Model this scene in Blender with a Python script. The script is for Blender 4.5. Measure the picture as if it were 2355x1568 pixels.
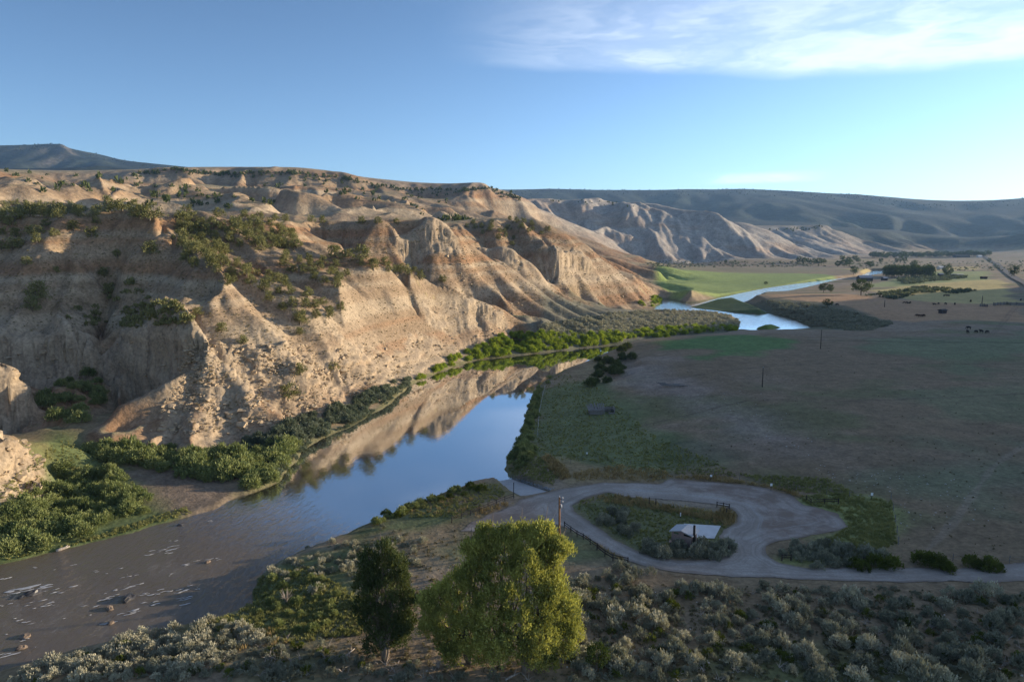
import bpy, math, random
import numpy as np
from math import radians, sin, cos, tan, pi

random.seed(7)
rng = np.random.default_rng(7)
scene = bpy.context.scene
for o in list(bpy.data.objects):
    bpy.data.objects.remove(o, do_unlink=True)

# ------------------------------------------------------------------ camera
EYE_Z = 52.0
PITCH = radians(8.12)
cam_data = bpy.data.cameras.new('camera')
cam_data.lens = 24.0
cam_data.sensor_width = 36.0
cam_data.clip_start = 1.0
cam_data.clip_end = 40000.0
cam = bpy.data.objects.new('camera', cam_data)
scene.collection.objects.link(cam)
cam.location = (0, 0, EYE_Z)
cam.rotation_euler = (pi / 2 - PITCH, 0, 0)
scene.camera = cam

# ------------------------------------------------------------------ sun, sky, exposure
SUN_AZ = radians(77.0)      # from +Y (view direction) towards +X
SUN_EL = radians(9.5)
SKY_STRENGTH = 0.15
SUN_STRENGTH = 3.5
scene.view_settings.view_transform = 'Standard'
scene.view_settings.look = 'None'
scene.view_settings.exposure = 1.45
scene.view_settings.gamma = 1.0
scene.view_settings.use_curve_mapping = False
sl = bpy.data.lights.new('sun', 'SUN')
sl.energy = SUN_STRENGTH
sl.angle = radians(0.6)
sl.color = (1.0, 0.83, 0.60)
sun = bpy.data.objects.new('sun', sl)
scene.collection.objects.link(sun)
SUN_DIR = np.array([sin(SUN_AZ) * cos(SUN_EL), cos(SUN_AZ) * cos(SUN_EL), sin(SUN_EL)])
from mathutils import Vector
sun.rotation_euler = Vector(SUN_DIR).to_track_quat('Z', 'Y').to_euler()

world = bpy.data.worlds.new('World')
scene.world = world
world.use_nodes = True


class NT:
    """small helper to write node trees"""
    def __init__(self, tree):
        self.t = tree
        tree.nodes.clear()

    def n(self, kind, ins=None, **kw):
        nd = self.t.nodes.new(kind)
        for k, v in kw.items():
            setattr(nd, k, v)
        for k, v in (ins or {}).items():
            if isinstance(v, bpy.types.NodeSocket):
                self.t.links.new(v, nd.inputs[k])
            else:
                nd.inputs[k].default_value = v
        return nd

    def math(self, op, a, b=None, clamp=False):
        ins = {0: a}
        if b is not None:
            ins[1] = b
        return self.n('ShaderNodeMath', ins, operation=op, use_clamp=clamp).outputs[0]

    def mix(self, f, a, b, blend='MIX'):
        nd = self.n('ShaderNodeMix', data_type='RGBA', blend_type=blend)
        for i, v in ((0, f), (6, a), (7, b)):
            if isinstance(v, bpy.types.NodeSocket):
                self.t.links.new(v, nd.inputs[i])
            else:
                nd.inputs[i].default_value = v if i == 0 else (tuple(v) + (1,))[:4]
        return nd.outputs[2]

    def ramp(self, f, stops):
        nd = self.n('ShaderNodeValToRGB', {0: f})
        el = nd.color_ramp.elements
        while len(el) < len(stops):
            el.new(0.5)
        for e, (p, c) in zip(el, stops):
            e.position = p
            e.color = (c, c, c, 1) if isinstance(c, (int, float)) else tuple(c) + (1,)
        return nd.outputs[0]

    def smooth(self, f, lo, hi, a=0.0, b=1.0):
        return self.n('ShaderNodeMapRange', {0: f, 1: lo, 2: hi, 3: a, 4: b}, interpolation_type='SMOOTHSTEP').outputs[0]


wt = NT(world.node_tree)
sky = wt.n('ShaderNodeTexSky', sky_type='NISHITA', sun_disc=False, sun_elevation=SUN_EL,
           sun_rotation=SUN_AZ, altitude=2200.0, air_density=0.9, dust_density=1.9, ozone_density=2.5)
tc = wt.n('ShaderNodeTexCoord')
sep = wt.n('ShaderNodeSeparateXYZ', {0: tc.outputs['Generated']})
dx, dy, dz = sep.outputs
az = wt.math('ARCTAN2', dx, dy)                      # 0 = view, + right (radians)
hor = wt.math('SQRT', wt.math('ADD', wt.math('MULTIPLY', dx, dx), wt.math('MULTIPLY', dy, dy)))
el_ = wt.math('ARCTAN2', dz, hor)
# cirrus: a bank with a crisp lower edge and streaming wisps above it
vec = wt.n('ShaderNodeCombineXYZ', {0: wt.math('MULTIPLY', az, 2.4), 1: wt.math('MULTIPLY', el_, 11.0), 2: 0.3}).outputs[0]
warp = wt.n('ShaderNodeTexNoise', {'Vector': vec, 'Scale': 1.6, 'Detail': 4.0, 'Roughness': 0.55})
vec2 = wt.n('ShaderNodeVectorMath', {0: vec, 1: wt.n('ShaderNodeVectorMath', {0: warp.outputs['Color'], 'Scale': 1.1}, operation='SCALE').outputs[0]}, operation='ADD').outputs[0]
wisps = wt.n('ShaderNodeTexNoise', {'Vector': vec2, 'Scale': 1.5, 'Detail': 9.0, 'Roughness': 0.58, 'Distortion': 0.6}).outputs['Fac']
soft = wt.n('ShaderNodeTexNoise', {'Vector': vec, 'Scale': 0.9, 'Detail': 3.0}).outputs['Fac']
edge = wt.math('ADD', el_, wt.math('MULTIPLY', wt.math('SUBTRACT', soft, 0.5), 0.05))
# lower edge of the bank: ~14.5 deg at az 2 deg sinking to 13 deg on the right
low = wt.math('ADD', 0.235, wt.math('MULTIPLY', az, -0.06))
m_low = wt.smooth(wt.math('SUBTRACT', edge, low), -0.005, 0.016)
m_high = wt.smooth(el_, 0.25, 0.37, 1.0, 0.22)
m_left = wt.smooth(az, -0.12, 0.22)
core = wt.math('MULTIPLY', wt.math('MULTIPLY', m_low, m_high), m_left)
body = wt.smooth(wisps, 0.34, 0.70, 0.30, 0.9)
cl1 = wt.math('MULTIPLY', core, body)
m_veil = wt.math('MULTIPLY', wt.smooth(el_, 0.30, 0.40), wt.smooth(az, -0.6, -0.1))
cl2 = wt.math('MULTIPLY', m_veil, wt.smooth(wisps, 0.40, 0.75, 0.03, 0.40))
# thin streak low over the far mesa
m_s = wt.math('MULTIPLY', wt.smooth(el_, 0.078, 0.084), wt.smooth(el_, 0.088, 0.098, 1.0, 0.0))
m_s = wt.math('MULTIPLY', m_s, wt.math('MULTIPLY', wt.smooth(az, 0.24, 0.32), wt.smooth(az, 0.36, 0.44, 1.0, 0.0)))
cl3 = wt.math('MULTIPLY', m_s, wt.smooth(wisps, 0.4, 0.6, 0.1, 0.7))
cl = wt.math('MAXIMUM', wt.math('MAXIMUM', cl1, cl2), cl3)
cl = wt.math('MULTIPLY', cl, 0.60, clamp=True)
skyc = wt.mix(1.0, sky.outputs[0], (0.86, 0.86, 0.87), 'MULTIPLY')
skf = wt.math('MULTIPLY', wt.smooth(az, -0.95, 0.6, 0.52, 0.92), wt.smooth(el_, 0.08, 0.45, 1.0, 0.84))
skyc = wt.mix(1.0, skyc, wt.n('ShaderNodeCombineXYZ', {0: skf, 1: skf, 2: skf}).outputs[0], 'MULTIPLY')
skycl = wt.mix(cl, skyc, (3.9, 4.1, 4.4))
bg = wt.n('ShaderNodeBackground', {'Color': skycl, 'Strength': SKY_STRENGTH})
wt.n('ShaderNodeOutputWorld', {'Surface': bg.outputs[0]})

# ------------------------------------------------------------------ numpy tools
FPX = 1569.0


def ray(px, py):
    """direction through a point of the 2354x1568 view, scaled so that the Y component is 1"""
    px = np.asarray(px, float); py = np.asarray(py, float)
    u = (px - 1177.0) / FPX
    v = (784.0 - py) / FPX
    dy_ = cos(PITCH) + v * sin(PITCH)
    dz_ = -sin(PITCH) + v * cos(PITCH)
    return u / dy_, dz_ / dy_


def P(px, py, Y):
    sx, sz = ray(px, py)
    return (float(sx * Y), float(Y), float(EYE_Z + sz * Y))


def G(px, py, z):
    sx, sz = ray(px, py)
    Y = (z - EYE_Z) / sz
    return (float(sx * Y), float(Y), float(z))


def sstep(a, b, x):
    t = np.clip((x - a) / (b - a), 0, 1)
    return t * t * (3 - 2 * t)


def h2(ix, iy, s=0):
    n = (ix.astype(np.int64) * 374761393 + iy.astype(np.int64) * 668265263 + s * 974634777) & 0xFFFFFFFF
    n = ((n ^ (n >> 13)) * 1274126177) & 0xFFFFFFFF
    n = n ^ (n >> 16)
    return (n & 0xFFFFFF).astype(np.float64) / float(0xFFFFFF)


def vnoise(x, y, s=0):
    ix = np.floor(x); iy = np.floor(y)
    fx = x - ix; fy = y - iy
    fx = fx * fx * fx * (fx * (fx * 6 - 15) + 10); fy = fy * fy * fy * (fy * (fy * 6 - 15) + 10)
    a = h2(ix, iy, s); b = h2(ix + 1, iy, s); c = h2(ix, iy + 1, s); d = h2(ix + 1, iy + 1, s)
    return (a + (b - a) * fx + (c - a) * fy + (a - b - c + d) * fx * fy) * 2 - 1


def fbm(x, y, oct=4, s=0, gain=0.5):
    v = 0; a = 1; t = 0
    for i in range(oct):
        v = v + a * vnoise(x, y, s + i); t += a
        x, y = x * 1.62 + y * 1.18 + 3.1, y * 1.62 - x * 1.18 + 7.7
        a *= gain
    return v / t


def gully(x, y, gx, gy, scale, s=0):
    """stripes that run down the slope (gx,gy unit gradient), branching from cell to cell"""
    X = x / scale; Y = y / scale
    ix = np.floor(X); iy = np.floor(Y)
    out = np.zeros_like(x); wsum = np.zeros_like(x) + 1e-6
    for j in (-1, 0, 1):
        for i in (-1, 0, 1):
            cx = ix + i; cy = iy + j
            ox = cx + h2(cx, cy, s); oy = cy + h2(cx, cy, s + 9)
            ddx = X - ox; ddy = Y - oy
            w = np.exp(-(ddx * ddx + ddy * ddy) * 2.6)
            ph = ddx * -gy + ddy * gx
            out += w * np.cos(ph * 2 * pi * 0.95 + h2(cx, cy, s + 4) * 1.5)
            wsum += w
    return out / wsum


def poly_sd(x, y, poly):
    """signed distance to a closed polygon, negative inside"""
    poly = np.asarray(poly, float)[:, :2]
    d = np.full(x.shape, 1e12); ins = np.zeros(x.shape, bool)
    n = len(poly)
    for i in range(n):
        ax, ay = poly[i]; bx, by = poly[(i + 1) % n]
        ex, ey = bx - ax, by - ay
        wx, wy = x - ax, y - ay
        t = np.clip((wx * ex + wy * ey) / (ex * ex + ey * ey + 1e-9), 0, 1)
        d = np.minimum(d, (wx - t * ex) ** 2 + (wy - t * ey) ** 2)
        c = ((ay <= y) & (by > y)) | ((by <= y) & (ay > y))
        with np.errstate(divide='ignore', invalid='ignore'):
            xi = ax + (y - ay) / (by - ay + 1e-12) * ex
        ins ^= c & (x < xi)
    d = np.sqrt(d)
    return np.where(ins, -d, d)


def line_d(x, y, pts):
    d = np.full(np.shape(x), 1e12)
    pts = np.asarray(pts, float)[:, :2]
    for (ax, ay), (bx, by) in zip(pts[:-1], pts[1:]):
        ex, ey = bx - ax, by - ay
        t = np.clip(((x - ax) * ex + (y - ay) * ey) / (ex * ex + ey * ey + 1e-9), 0, 1)
        d = np.minimum(d, (x - ax - t * ex) ** 2 + (y - ay - t * ey) ** 2)
    return np.sqrt(d)


# ------------------------------------------------------------------ terrain control points
CP = []


SC = False
SHORE_PX = [-400, -150, 0, 130, 250, 350, 430, 500, 545, 590, 640, 672, 700, 735, 800, 850, 900, 935, 965, 1040, 1100, 1200, 1300, 1425]
SHORE_PY = [1345, 1318, 1297, 1268, 1240, 1210, 1190, 1168, 1142, 1130, 1108, 1068, 1036, 1012, 983, 955, 925, 893, 874, 845, 827, 817, 805, 792]


def dep(px, Yd):
    """the hills stand closer than first guessed: depths are pulled in towards the water's edge below them"""
    if not SC or (px <= 90 and Yd < 195):
        return Yd
    if px >= 1050 and Yd >= 430:
        return Yd * float(np.interp(px, [1050, 1275, 1400, 1500], [0.79, 0.81, 0.90, 0.97]))
    ys = G(0, float(np.interp(px, SHORE_PX, SHORE_PY)), 0)[1]
    k = float(np.interp(px, [200, 550, 700, 880, 1050], [0.85, 0.85, 0.74, 0.56, 0.49]))
    dl = Yd - ys
    return ys + 0.68 * min(dl, 45.0) + k * max(dl - 45.0, 0.0)


def ridge(pts, sub=2):
    """pts: (px, py, depth); points in between are added so the line stays a line"""
    pts = [(p[0], p[1], dep(p[0], p[2])) for p in pts]
    for a, b in zip(pts[:-1], pts[1:]):
        for k in range(sub):
            t = k / sub
            CP.append(P(*[a[i] + (b[i] - a[i]) * t for i in range(3)]))
    CP.append(P(*pts[-1]))


def flat(pts):
    for p in pts:
        CP.append(G(*p))


def wpts(pts):
    CP.extend(pts)


# near ground and river surroundings (px, py, height)
flat([(-400, 1200, 5), (-400, 1700, 3.0), (0, 1600, 3.2), (300, 1560, 3.4), (700, 1400, 2.8), (700, 1560, 3.6),
      (1177, 1560, 4.0), (1000, 1300, 3.2), (900, 1230, 2.6), (1050, 1160, 2.4), (1200, 1200, 3.1), (1500, 1150, 3.5),
      (1650, 1200, 3.9), (1580, 1270, 4.0), (1450, 1250, 3.6), (1800, 1200, 4.0), (1700, 1320, 4.0), (2000, 1330, 4.3), (2354, 1345, 4.8),
      (1500, 1450, 4.2), (2000, 1450, 4.6), (2354, 1450, 5.0), (2800, 1400, 6), (1600, 1560, 4.2), (2354, 1560, 5.2),
      (1150, 1180, 2.6), (1230, 1120, 2.4), (1300, 1100, 3.2), (1250, 1050, 3.4), (1260, 960, 1.5), (1290, 900, 1.6),
      (1400, 1000, 2.4), (1500, 1060, 3.0), (1600, 1090, 3.8), (1400, 930, 2.6), (1330, 870, 1.8), (1390, 870, 3.0),
      (1450, 865, 5.0), (1470, 830, 6.4), (1520, 880, 5.2), (1550, 950, 4.2), (1650, 900, 6.4), (1650, 980, 5.0),
      (1750, 890, 7.0), (1850, 950, 6.8), (1900, 1050, 5.6), (2050, 1150, 5.2), (2200, 1200, 5.6), (2354, 1200, 6.2), (2800, 1100, 9),
      (2100, 1000, 7.0), (2354, 1000, 7.4), (1500, 783, 7.0), (1600, 772, 7.2), (1700, 767, 7.2), (1780, 764, 7.1), (1870, 760, 7.0),
      (1600, 810, 7.4), (1800, 810, 7.6), (2000, 830, 7.8), (2354, 850, 8.2), (1950, 768, 7.0), (2050, 778, 7.2), (2200, 780, 7.6),
      (2354, 780, 8), (2800, 800, 10)])
# brushy wash right of the upper pool, second terrace with its cut bank
flat([(1880, 752, 2.2), (1950, 752, 3.4), (2020, 748, 5.0), (2080, 735, 6.4),
      (1742, 680, 7.0), (1800, 684, 7.4), (1850, 692, 7.6), (1902, 703, 7.6), (1953, 714, 7.6), (1960, 690, 8.0), (2000, 712, 7.8),
      (2060, 712, 7.6), (2120, 735, 7.6), (2250, 740, 8), (2354, 740, 8), (2200, 705, 8.2), (2354, 700, 8.4), (2100, 670, 8.2), (2300, 650, 8.6),
      (1800, 676, 8), (1900, 677, 8.0), (2800, 700, 11)])
# valley floor upstream
flat([(1560, 672, 2.6), (1640, 660, 2.6), (1520, 645, 4.0), (1700, 640, 3.2), (1850, 632, 3.6), (1560, 620, 5), (1700, 615, 5), (1900, 618, 5),
      (1960, 655, 3.4), (2060, 642, 5), (2100, 632, 5), (2200, 628, 6), (2354, 620, 7), (2000, 605, 7), (2200, 606, 8), (2354, 605, 9),
      (1480, 604, 7), (1560, 603, 7), (1640, 605, 7), (1720, 606, 7), (1800, 606, 7), (1856, 604, 8), (1940, 598, 9), (2018, 592, 10), (2110, 587, 12), (2200, 584, 14),
      (2354, 588, 14), (2500, 600, 14), (2800, 600, 16)])
# sagebrush flat on the left bank
flat([(1330, 775, 1.6), (1420, 768, 1.8), (1520, 762, 1.8), (1620, 752, 1.7), (1660, 735, 1.7), (1560, 730, 2.2), (1480, 722, 3.0), (1400, 730, 5.0),
      (1330, 735, 6.5), (1280, 745, 8.0), (1500, 716, 2.2), (1470, 712, 4.0), (1420, 710, 6.0), (1370, 708, 8.0)])
# mouth of the side canyon
flat([(0, 1240, 1.2), (200, 1180, 1.4), (300, 1120, 1.8), (420, 1120, 1.4), (520, 1090, 1.4), (640, 1040, 1.4), (480, 1050, 2.2), (330, 1050, 2.6), (250, 1040, 3.0),
      (200, 1010, 5.0), (150, 960, 7.5), (170, 900, 10.0), (230, 850, 14.0), (130, 1090, 3.4), (60, 1140, 3.2)])
# near-left bluff and the rock tower behind it
ridge([(-60, 960, 128), (0, 982, 128), (50, 1005, 131), (95, 1045, 135)])
wpts([(-170, 128, 30), (-200, 160, 34)])
ridge([(-80, 1170, 112), (0, 1145, 118), (60, 1128, 124), (105, 1090, 131)])
ridge([(-60, 815, 178), (0, 830, 178), (30, 850, 178), (58, 880, 178)])
ridge([(-60, 985, 168), (0, 987, 169), (66, 978, 171), (84, 950, 182)])
SC = True
# back wall of the canyon: cliff band below the big shaded slope
ridge([(-150, 765, 256), (0, 772, 252), (100, 775, 250), (190, 778, 250), (214, 790, 254)], 3)
ridge([(-150, 862, 238), (0, 868, 240), (100, 872, 241), (180, 868, 244), (214, 850, 250)], 3)
ridge([(235, 800, 268), (240, 760, 285), (250, 720, 300)])
ridge([(258, 792, 243), (300, 778, 234), (350, 768, 226), (400, 762, 220), (440, 762, 214)], 3)
ridge([(262, 850, 240), (310, 868, 229), (360, 866, 221), (410, 852, 215), (436, 838, 211)], 3)
ridge([(200, 960, 203), (260, 960, 199), (300, 940, 202), (350, 910, 206), (400, 890, 207)])
ridge([(330, 1005, 179), (345, 960, 186), (390, 920, 192), (430, 900, 195)])
# terminator crest and the shaded slope left of it
ridge([(440, 762, 214), (455, 735, 222), (500, 700, 236), (519, 686, 241), (495, 672, 247), (462, 655, 254), (440, 620, 268), (415, 560, 293), (372, 510, 318), (340, 492, 327)], 2)
ridge([(-300, 500, 330), (-150, 500, 325), (0, 500, 322), (110, 505, 321), (200, 498, 322), (280, 492, 325), (340, 490, 328)])
ridge([(-100, 690, 275), (0, 690, 273), (100, 690, 272), (200, 690, 275), (300, 690, 273), (380, 690, 268)])
ridge([(-100, 600, 296), (0, 600, 294), (120, 600, 292), (230, 600, 294), (330, 600, 292)])
ridge([(340, 740, 244), (420, 715, 244), (480, 700, 246)])
# bench top and its hidden back side
ridge([(340, 490, 328), (400, 491, 336), (500, 499, 352), (640, 511, 388), (676, 512, 436), (716, 513, 486), (780, 514, 514), (860, 515, 522), (940, 517, 524), (1000, 517, 526), (1056, 523, 535)], 2)
_bx = [-300, 0, 200, 340, 400, 500, 640, 676, 716, 780, 860, 940, 1000]
_bd = [330, 322, 322, 328, 336, 352, 388, 436, 486, 514, 522, 524, 526]
_by = [500, 500, 498, 490, 491, 499, 511, 512, 513, 514, 515, 517, 517]
for q in range(-300, 990, 70):
    d_ = dep(q, float(np.interp(q, _bx, _bd))); y_ = float(np.interp(q, _bx, _by))
    zb = P(q, y_, d_)[2]
    for f_, dz_ in ((1.08, -0.4), (1.22, -0.6), (1.4, 0.0)):
        CP.append((P(q, 500, d_ * f_)[0], d_ * f_, zb + dz_))
    CP.append((P(q, 500, 560)[0], 560.0, 68.0))
# lit face of the spur
ridge([(340, 490, 328), (420, 540, 318), (520, 590, 300), (600, 640, 284), (700, 690, 268)], 1)
ridge([(600, 610, 306), (700, 650, 296), (800, 690, 290), (900, 740, 296)], 1)
ridge([(640, 511, 388), (600, 560, 338), (640, 590, 324), (760, 640, 318), (860, 690, 312)], 1)
ridge([(500, 700, 236), (560, 720, 240), (640, 740, 246), (740, 760, 254)], 1)
for p in [(470, 790, 207), (520, 780, 219), (600, 800, 224), (560, 850, 207), (660, 850, 220), (700, 820, 234), (760, 860, 231), (640, 910, 206), (560, 930, 193), (480, 880, 200),
          (440, 930, 190), (420, 985, 181), (360, 1010, 176), (520, 990, 182), (620, 985, 188), (700, 950, 202), (780, 930, 214), (840, 880, 236), (880, 830, 258), (820, 800, 258), (900, 770, 280),
          (900, 870, 244), (960, 840, 262), (960, 780, 290), (1000, 800, 290), (1050, 760, 318), (1060, 800, 302), (1100, 780, 318), (1120, 805, 312), (930, 880, 247),
          (1000, 730, 322), (950, 700, 330), (1100, 740, 346), (1180, 770, 350), (1160, 790, 338)]:
    CP.append(P(p[0], p[1], dep(p[0], p[2])))
# ridge R1
ridge([(640, 513, 386), (700, 556, 366), (780, 584, 360), (855, 611, 358), (910, 628, 357), (991, 635, 357), (1025, 648, 357), (1059, 664, 356), (1120, 689, 357), (1161, 710, 362), (1195, 736, 368)], 2)
ridge([(1060, 700, 338), (1110, 720, 346)], 1)
ridge([(880, 660, 352), (920, 690, 346), (950, 705, 342)], 1)
ridge([(960, 634, 352), (993, 657, 340), (1013, 696, 328)], 2)
# hollow behind R1
def hid(px, Yd, z):
    """a hidden hollow: height given outright"""
    CP.append((P(px, 600, dep(px, Yd))[0], dep(px, Yd), z))


for q in [(740, 412, 34), (800, 440, 34), (860, 412, 26), (960, 412, 19), (1040, 415, 14), (1130, 412, 10), (700, 396, 46)]:
    hid(*q)
# H2: dark hollow below the bench, cap, lit spur
ridge([(740, 560, 490), (800, 560, 504), (870, 565, 508), (940, 568, 510)], 1)
ridge([(840, 592, 486), (900, 616, 482), (960, 640, 474)], 1)
ridge([(990, 532, 514), (1020, 532, 515), (1054, 537, 518)], 1)
ridge([(983, 569, 500), (1009, 618, 478), (1040, 657, 458), (1075, 690, 440)], 2)
ridge([(1050, 553, 518), (1090, 574, 526), (1134, 598, 531), (1200, 645, 535), (1278, 684, 542), (1368, 703, 550)], 2)
ridge([(1110, 650, 492), (1160, 690, 470), (1220, 725, 450), (1260, 742, 430)], 1)
ridge([(1110, 702, 432), (1180, 722, 425)], 1)
ridge([(1100, 555, 576), (1127, 552, 578), (1160, 558, 578), (1195, 571, 578), (1220, 588, 582)], 2)
ridge([(1107, 590, 566), (1127, 596, 566), (1170, 594, 566), (1195, 594, 570)], 1)
ridge([(1139, 597, 556), (1180, 615, 556), (1227, 638, 558), (1305, 681, 560)], 2)
# gully between H2 and H3
ridge([(1205, 612, 612), (1240, 642, 606), (1290, 676, 590), (1365, 702, 572)], 1)
# H3: dark left slope, tower, lit right face
ridge([(1062, 522, 650), (1093, 520, 664), (1140, 508, 676), (1181, 504, 684), (1230, 515, 682), (1263, 533, 676), (1311, 550, 668), (1351, 574, 660), (1382, 594, 655), (1416, 612, 648), (1467, 634, 636), (1504, 648, 622)], 2)
ridge([(1120, 545, 650), (1180, 560, 648), (1230, 575, 644)], 1)
ridge([(1504, 650, 621), (1512, 676, 608), (1500, 700, 585), (1467, 706, 572), (1420, 708, 566)], 2)
ridge([(1254, 578, 628), (1275, 575, 630), (1300, 588, 634), (1331, 595, 634), (1362, 605, 636)], 2)
ridge([(1272, 628, 610), (1294, 626, 612), (1331, 622, 620), (1362, 625, 624)], 1)
ridge([(1294, 628, 608), (1325, 645, 602), (1360, 668, 592), (1399, 693, 578)], 2)
ridge([(1258, 650, 622), (1290, 668, 612), (1330, 688, 598)], 1)
ridge([(1400, 660, 608), (1450, 676, 602), (1480, 690, 594)], 1)
SC = False
# valley behind H2/H3
SC = True
for q in [(1150, 602, 24), (1200, 600, 17), (1100, 598, 36)]:
    hid(*q)
SC = False
wpts([P(1100, 540, 800), P(1250, 560, 850), P(1400, 600, 900), P(1480, 612, 950), P(1500, 608, 1100), P(1300, 585, 1100)])
# mounds between bench and skyline
ridge([(-200, 470, 620), (0, 470, 620), (150, 468, 640), (300, 478, 640), (420, 484, 650), (560, 490, 660), (700, 498, 690), (850, 506, 740), (1000, 510, 800)], 1)
ridge([(-100, 455, 760), (60, 440, 760), (140, 430, 780), (230, 436, 780), (300, 462, 740)], 1)
ridge([(330, 478, 700), (370, 450, 760), (418, 432, 800), (470, 440, 800), (540, 462, 760), (600, 475, 740)], 1)
ridge([(560, 470, 760), (600, 452, 830), (640, 455, 820), (700, 480, 780)], 1)
ridge([(700, 470, 860), (760, 462, 900), (820, 478, 880), (880, 490, 860)], 1)
ridge([(860, 488, 980), (920, 478, 1020), (980, 490, 1000)], 1)
for p in [(200, 452, 900), (330, 462, 930), (500, 470, 930), (660, 474, 980), (850, 480, 1100), (60, 440, 900)]:
    CP.append(P(p[0], p[1] + 10, p[2]))
ridge([(240, 440, 1000), (300, 420, 1050), (360, 426, 1050), (440, 450, 1000)], 1)
# skyline hills H1
ridge([(-250, 370, 1000), (-80, 380, 1000), (0, 391, 1000), (40, 397, 1010), (85, 414, 1040), (120, 420, 1080), (170, 418, 1150), (230, 412, 1180), (282, 408, 1200), (316, 397, 1220), (360, 400, 1230), (404, 388, 1240),
       (455, 396, 1260), (510, 400, 1260), (561, 397, 1260), (610, 402, 1270), (663, 395, 1270), (714, 401, 1280), (760, 407, 1300), (801, 411, 1310), (855, 424, 1330), (916, 433, 1360), (991, 440, 1400), (1030, 440, 1410), (1059, 436, 1400),
       (1086, 430, 1400), (1127, 433, 1410), (1158, 443, 1430), (1195, 456, 1460), (1222, 468, 1480), (1263, 494, 1520), (1297, 507, 1545), (1348, 524, 1570), (1382, 543, 1590), (1416, 570, 1620), (1450, 598, 1660)], 1)
ridge([(420, 420, 1120), (500, 440, 1060), (560, 445, 1060)], 1)
ridge([(680, 425, 1150), (720, 450, 1060), (740, 470, 1010)], 1)
ridge([(610, 430, 1180), (640, 455, 1100)], 1)
ridge([(800, 430, 1220), (850, 455, 1160), (900, 480, 1110)], 1)
ridge([(880, 440, 1290), (950, 450, 1280), (1010, 475, 1220), (1080, 500, 1160)], 1)
ridge([(1090, 450, 1350), (1140, 480, 1290), (1190, 505, 1260), (1260, 535, 1240)], 1)
ridge([(1200, 475, 1430), (1260, 515, 1400), (1330, 545, 1420), (1400, 585, 1480)], 1)
ridge([(1050, 460, 1320), (1080, 480, 1290), (1110, 500, 1270)], 1)
for p in [(470, 418, 1250), (530, 425, 1250), (590, 425, 1255), (690, 430, 1250), (775, 440, 1290), (840, 452, 1290), (940, 458, 1370), (1010, 460, 1380), (1120, 500, 1380), (1180, 520, 1400), (1260, 550, 1470), (350, 425, 1180), (230, 440, 1120)]:
    CP.append(P(*p))
# behind the skyline
wpts([P(-250, 440, 2200), P(0, 450, 2200), P(300, 440, 2400), P(600, 440, 2400), P(900, 450, 2500), P(1100, 470, 2600), P(1250, 500, 2300), P(1350, 540, 1850)])
# H4
ridge([(1160, 470, 2000), (1229, 457, 2050), (1263, 455, 2080), (1283, 460, 2080), (1331, 458, 2080), (1375, 453, 2100), (1433, 467, 2080), (1467, 463, 2060), (1507, 475, 2020), (1550, 483, 1980), (1597, 484, 1950), (1633, 492, 1930), (1687, 508, 1900),
       (1730, 522, 1880), (1776, 540, 1860), (1812, 562, 1840), (1852, 592, 1830)], 1)
ridge([(1300, 520, 1850), (1380, 520, 1820), (1450, 530, 1790), (1500, 560, 1750), (1560, 570, 1740), (1640, 570, 1750), (1720, 575, 1770)], 1)
ridge([(1597, 488, 1930), (1580, 530, 1840), (1600, 565, 1770)], 1)
ridge([(1480, 500, 1900), (1460, 540, 1800), (1480, 575, 1740)], 1)
wpts([P(1450, 500, 2700), P(1650, 520, 2700), P(1780, 560, 2300), P(1840, 585, 2150)])
# H5 and H6
ridge([(1740, 530, 2500), (1769, 527, 2550), (1816, 522, 2600), (1852, 528, 2600), (1884, 517, 2650), (1913, 517, 2650), (1938, 529, 2620), (1960, 547, 2580), (1985, 565, 2520), (2018, 588, 2450)], 1)
ridge([(1850, 550, 2400), (1900, 570, 2300), (1950, 585, 2250)], 1)
wpts([P(1900, 550, 3100), P(2000, 575, 2900)])
ridge([(1960, 545, 3300), (1989, 538, 3350), (2046, 533, 3400), (2082, 538, 3400), (2118, 551, 3350), (2154, 563, 3300), (2200, 575, 3250)], 1)
ridge([(2020, 570, 3100), (2100, 577, 3050), (2180, 581, 3000)], 1)
ridge([(2226, 580, 3000), (2298, 558, 3100), (2354, 541, 3150), (2480, 510, 3200), (2800, 470, 3300)], 1)
wpts([P(2050, 562, 4000), P(2250, 568, 3800), P(2400, 545, 3900)])
# far mesa
ridge([(1100, 446, 6800), (1158, 440, 6600), (1229, 436, 6500), (1263, 434, 6500), (1331, 436, 6400), (1440, 437, 6400), (1507, 437, 6300), (1578, 435, 6300), (1640, 436, 6200), (1708, 434, 6200), (1770, 437, 6200), (1830, 440, 6200), (1902, 445, 6200), (1974, 447, 6200),
       (2028, 454, 6200), (2082, 465, 6300), (2118, 470, 6400), (2165, 472, 6500), (2226, 469, 6000), (2298, 461, 5700), (2354, 456, 5500), (2480, 440, 5300), (2800, 410, 5000)], 1)
ridge([(1600, 490, 5000), (1690, 478, 4900), (1758, 470, 4900), (1850, 470, 4900), (1956, 474, 4900), (2060, 484, 4900), (2200, 484, 4900), (2354, 474, 4800)], 1)
ridge([(1640, 500, 4500), (1780, 505, 4400), (1902, 502, 4300), (2000, 503, 4300), (2150, 510, 4200), (2354, 508, 4200)], 1)
ridge([(1900, 520, 3900), (2050, 528, 3900), (2200, 535, 3850), (2354, 525, 3800)], 1)
wpts([P(1300, 470, 5000), P(1450, 480, 4500), P(1600, 530, 3600), P(1300, 480, 3500)])
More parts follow.
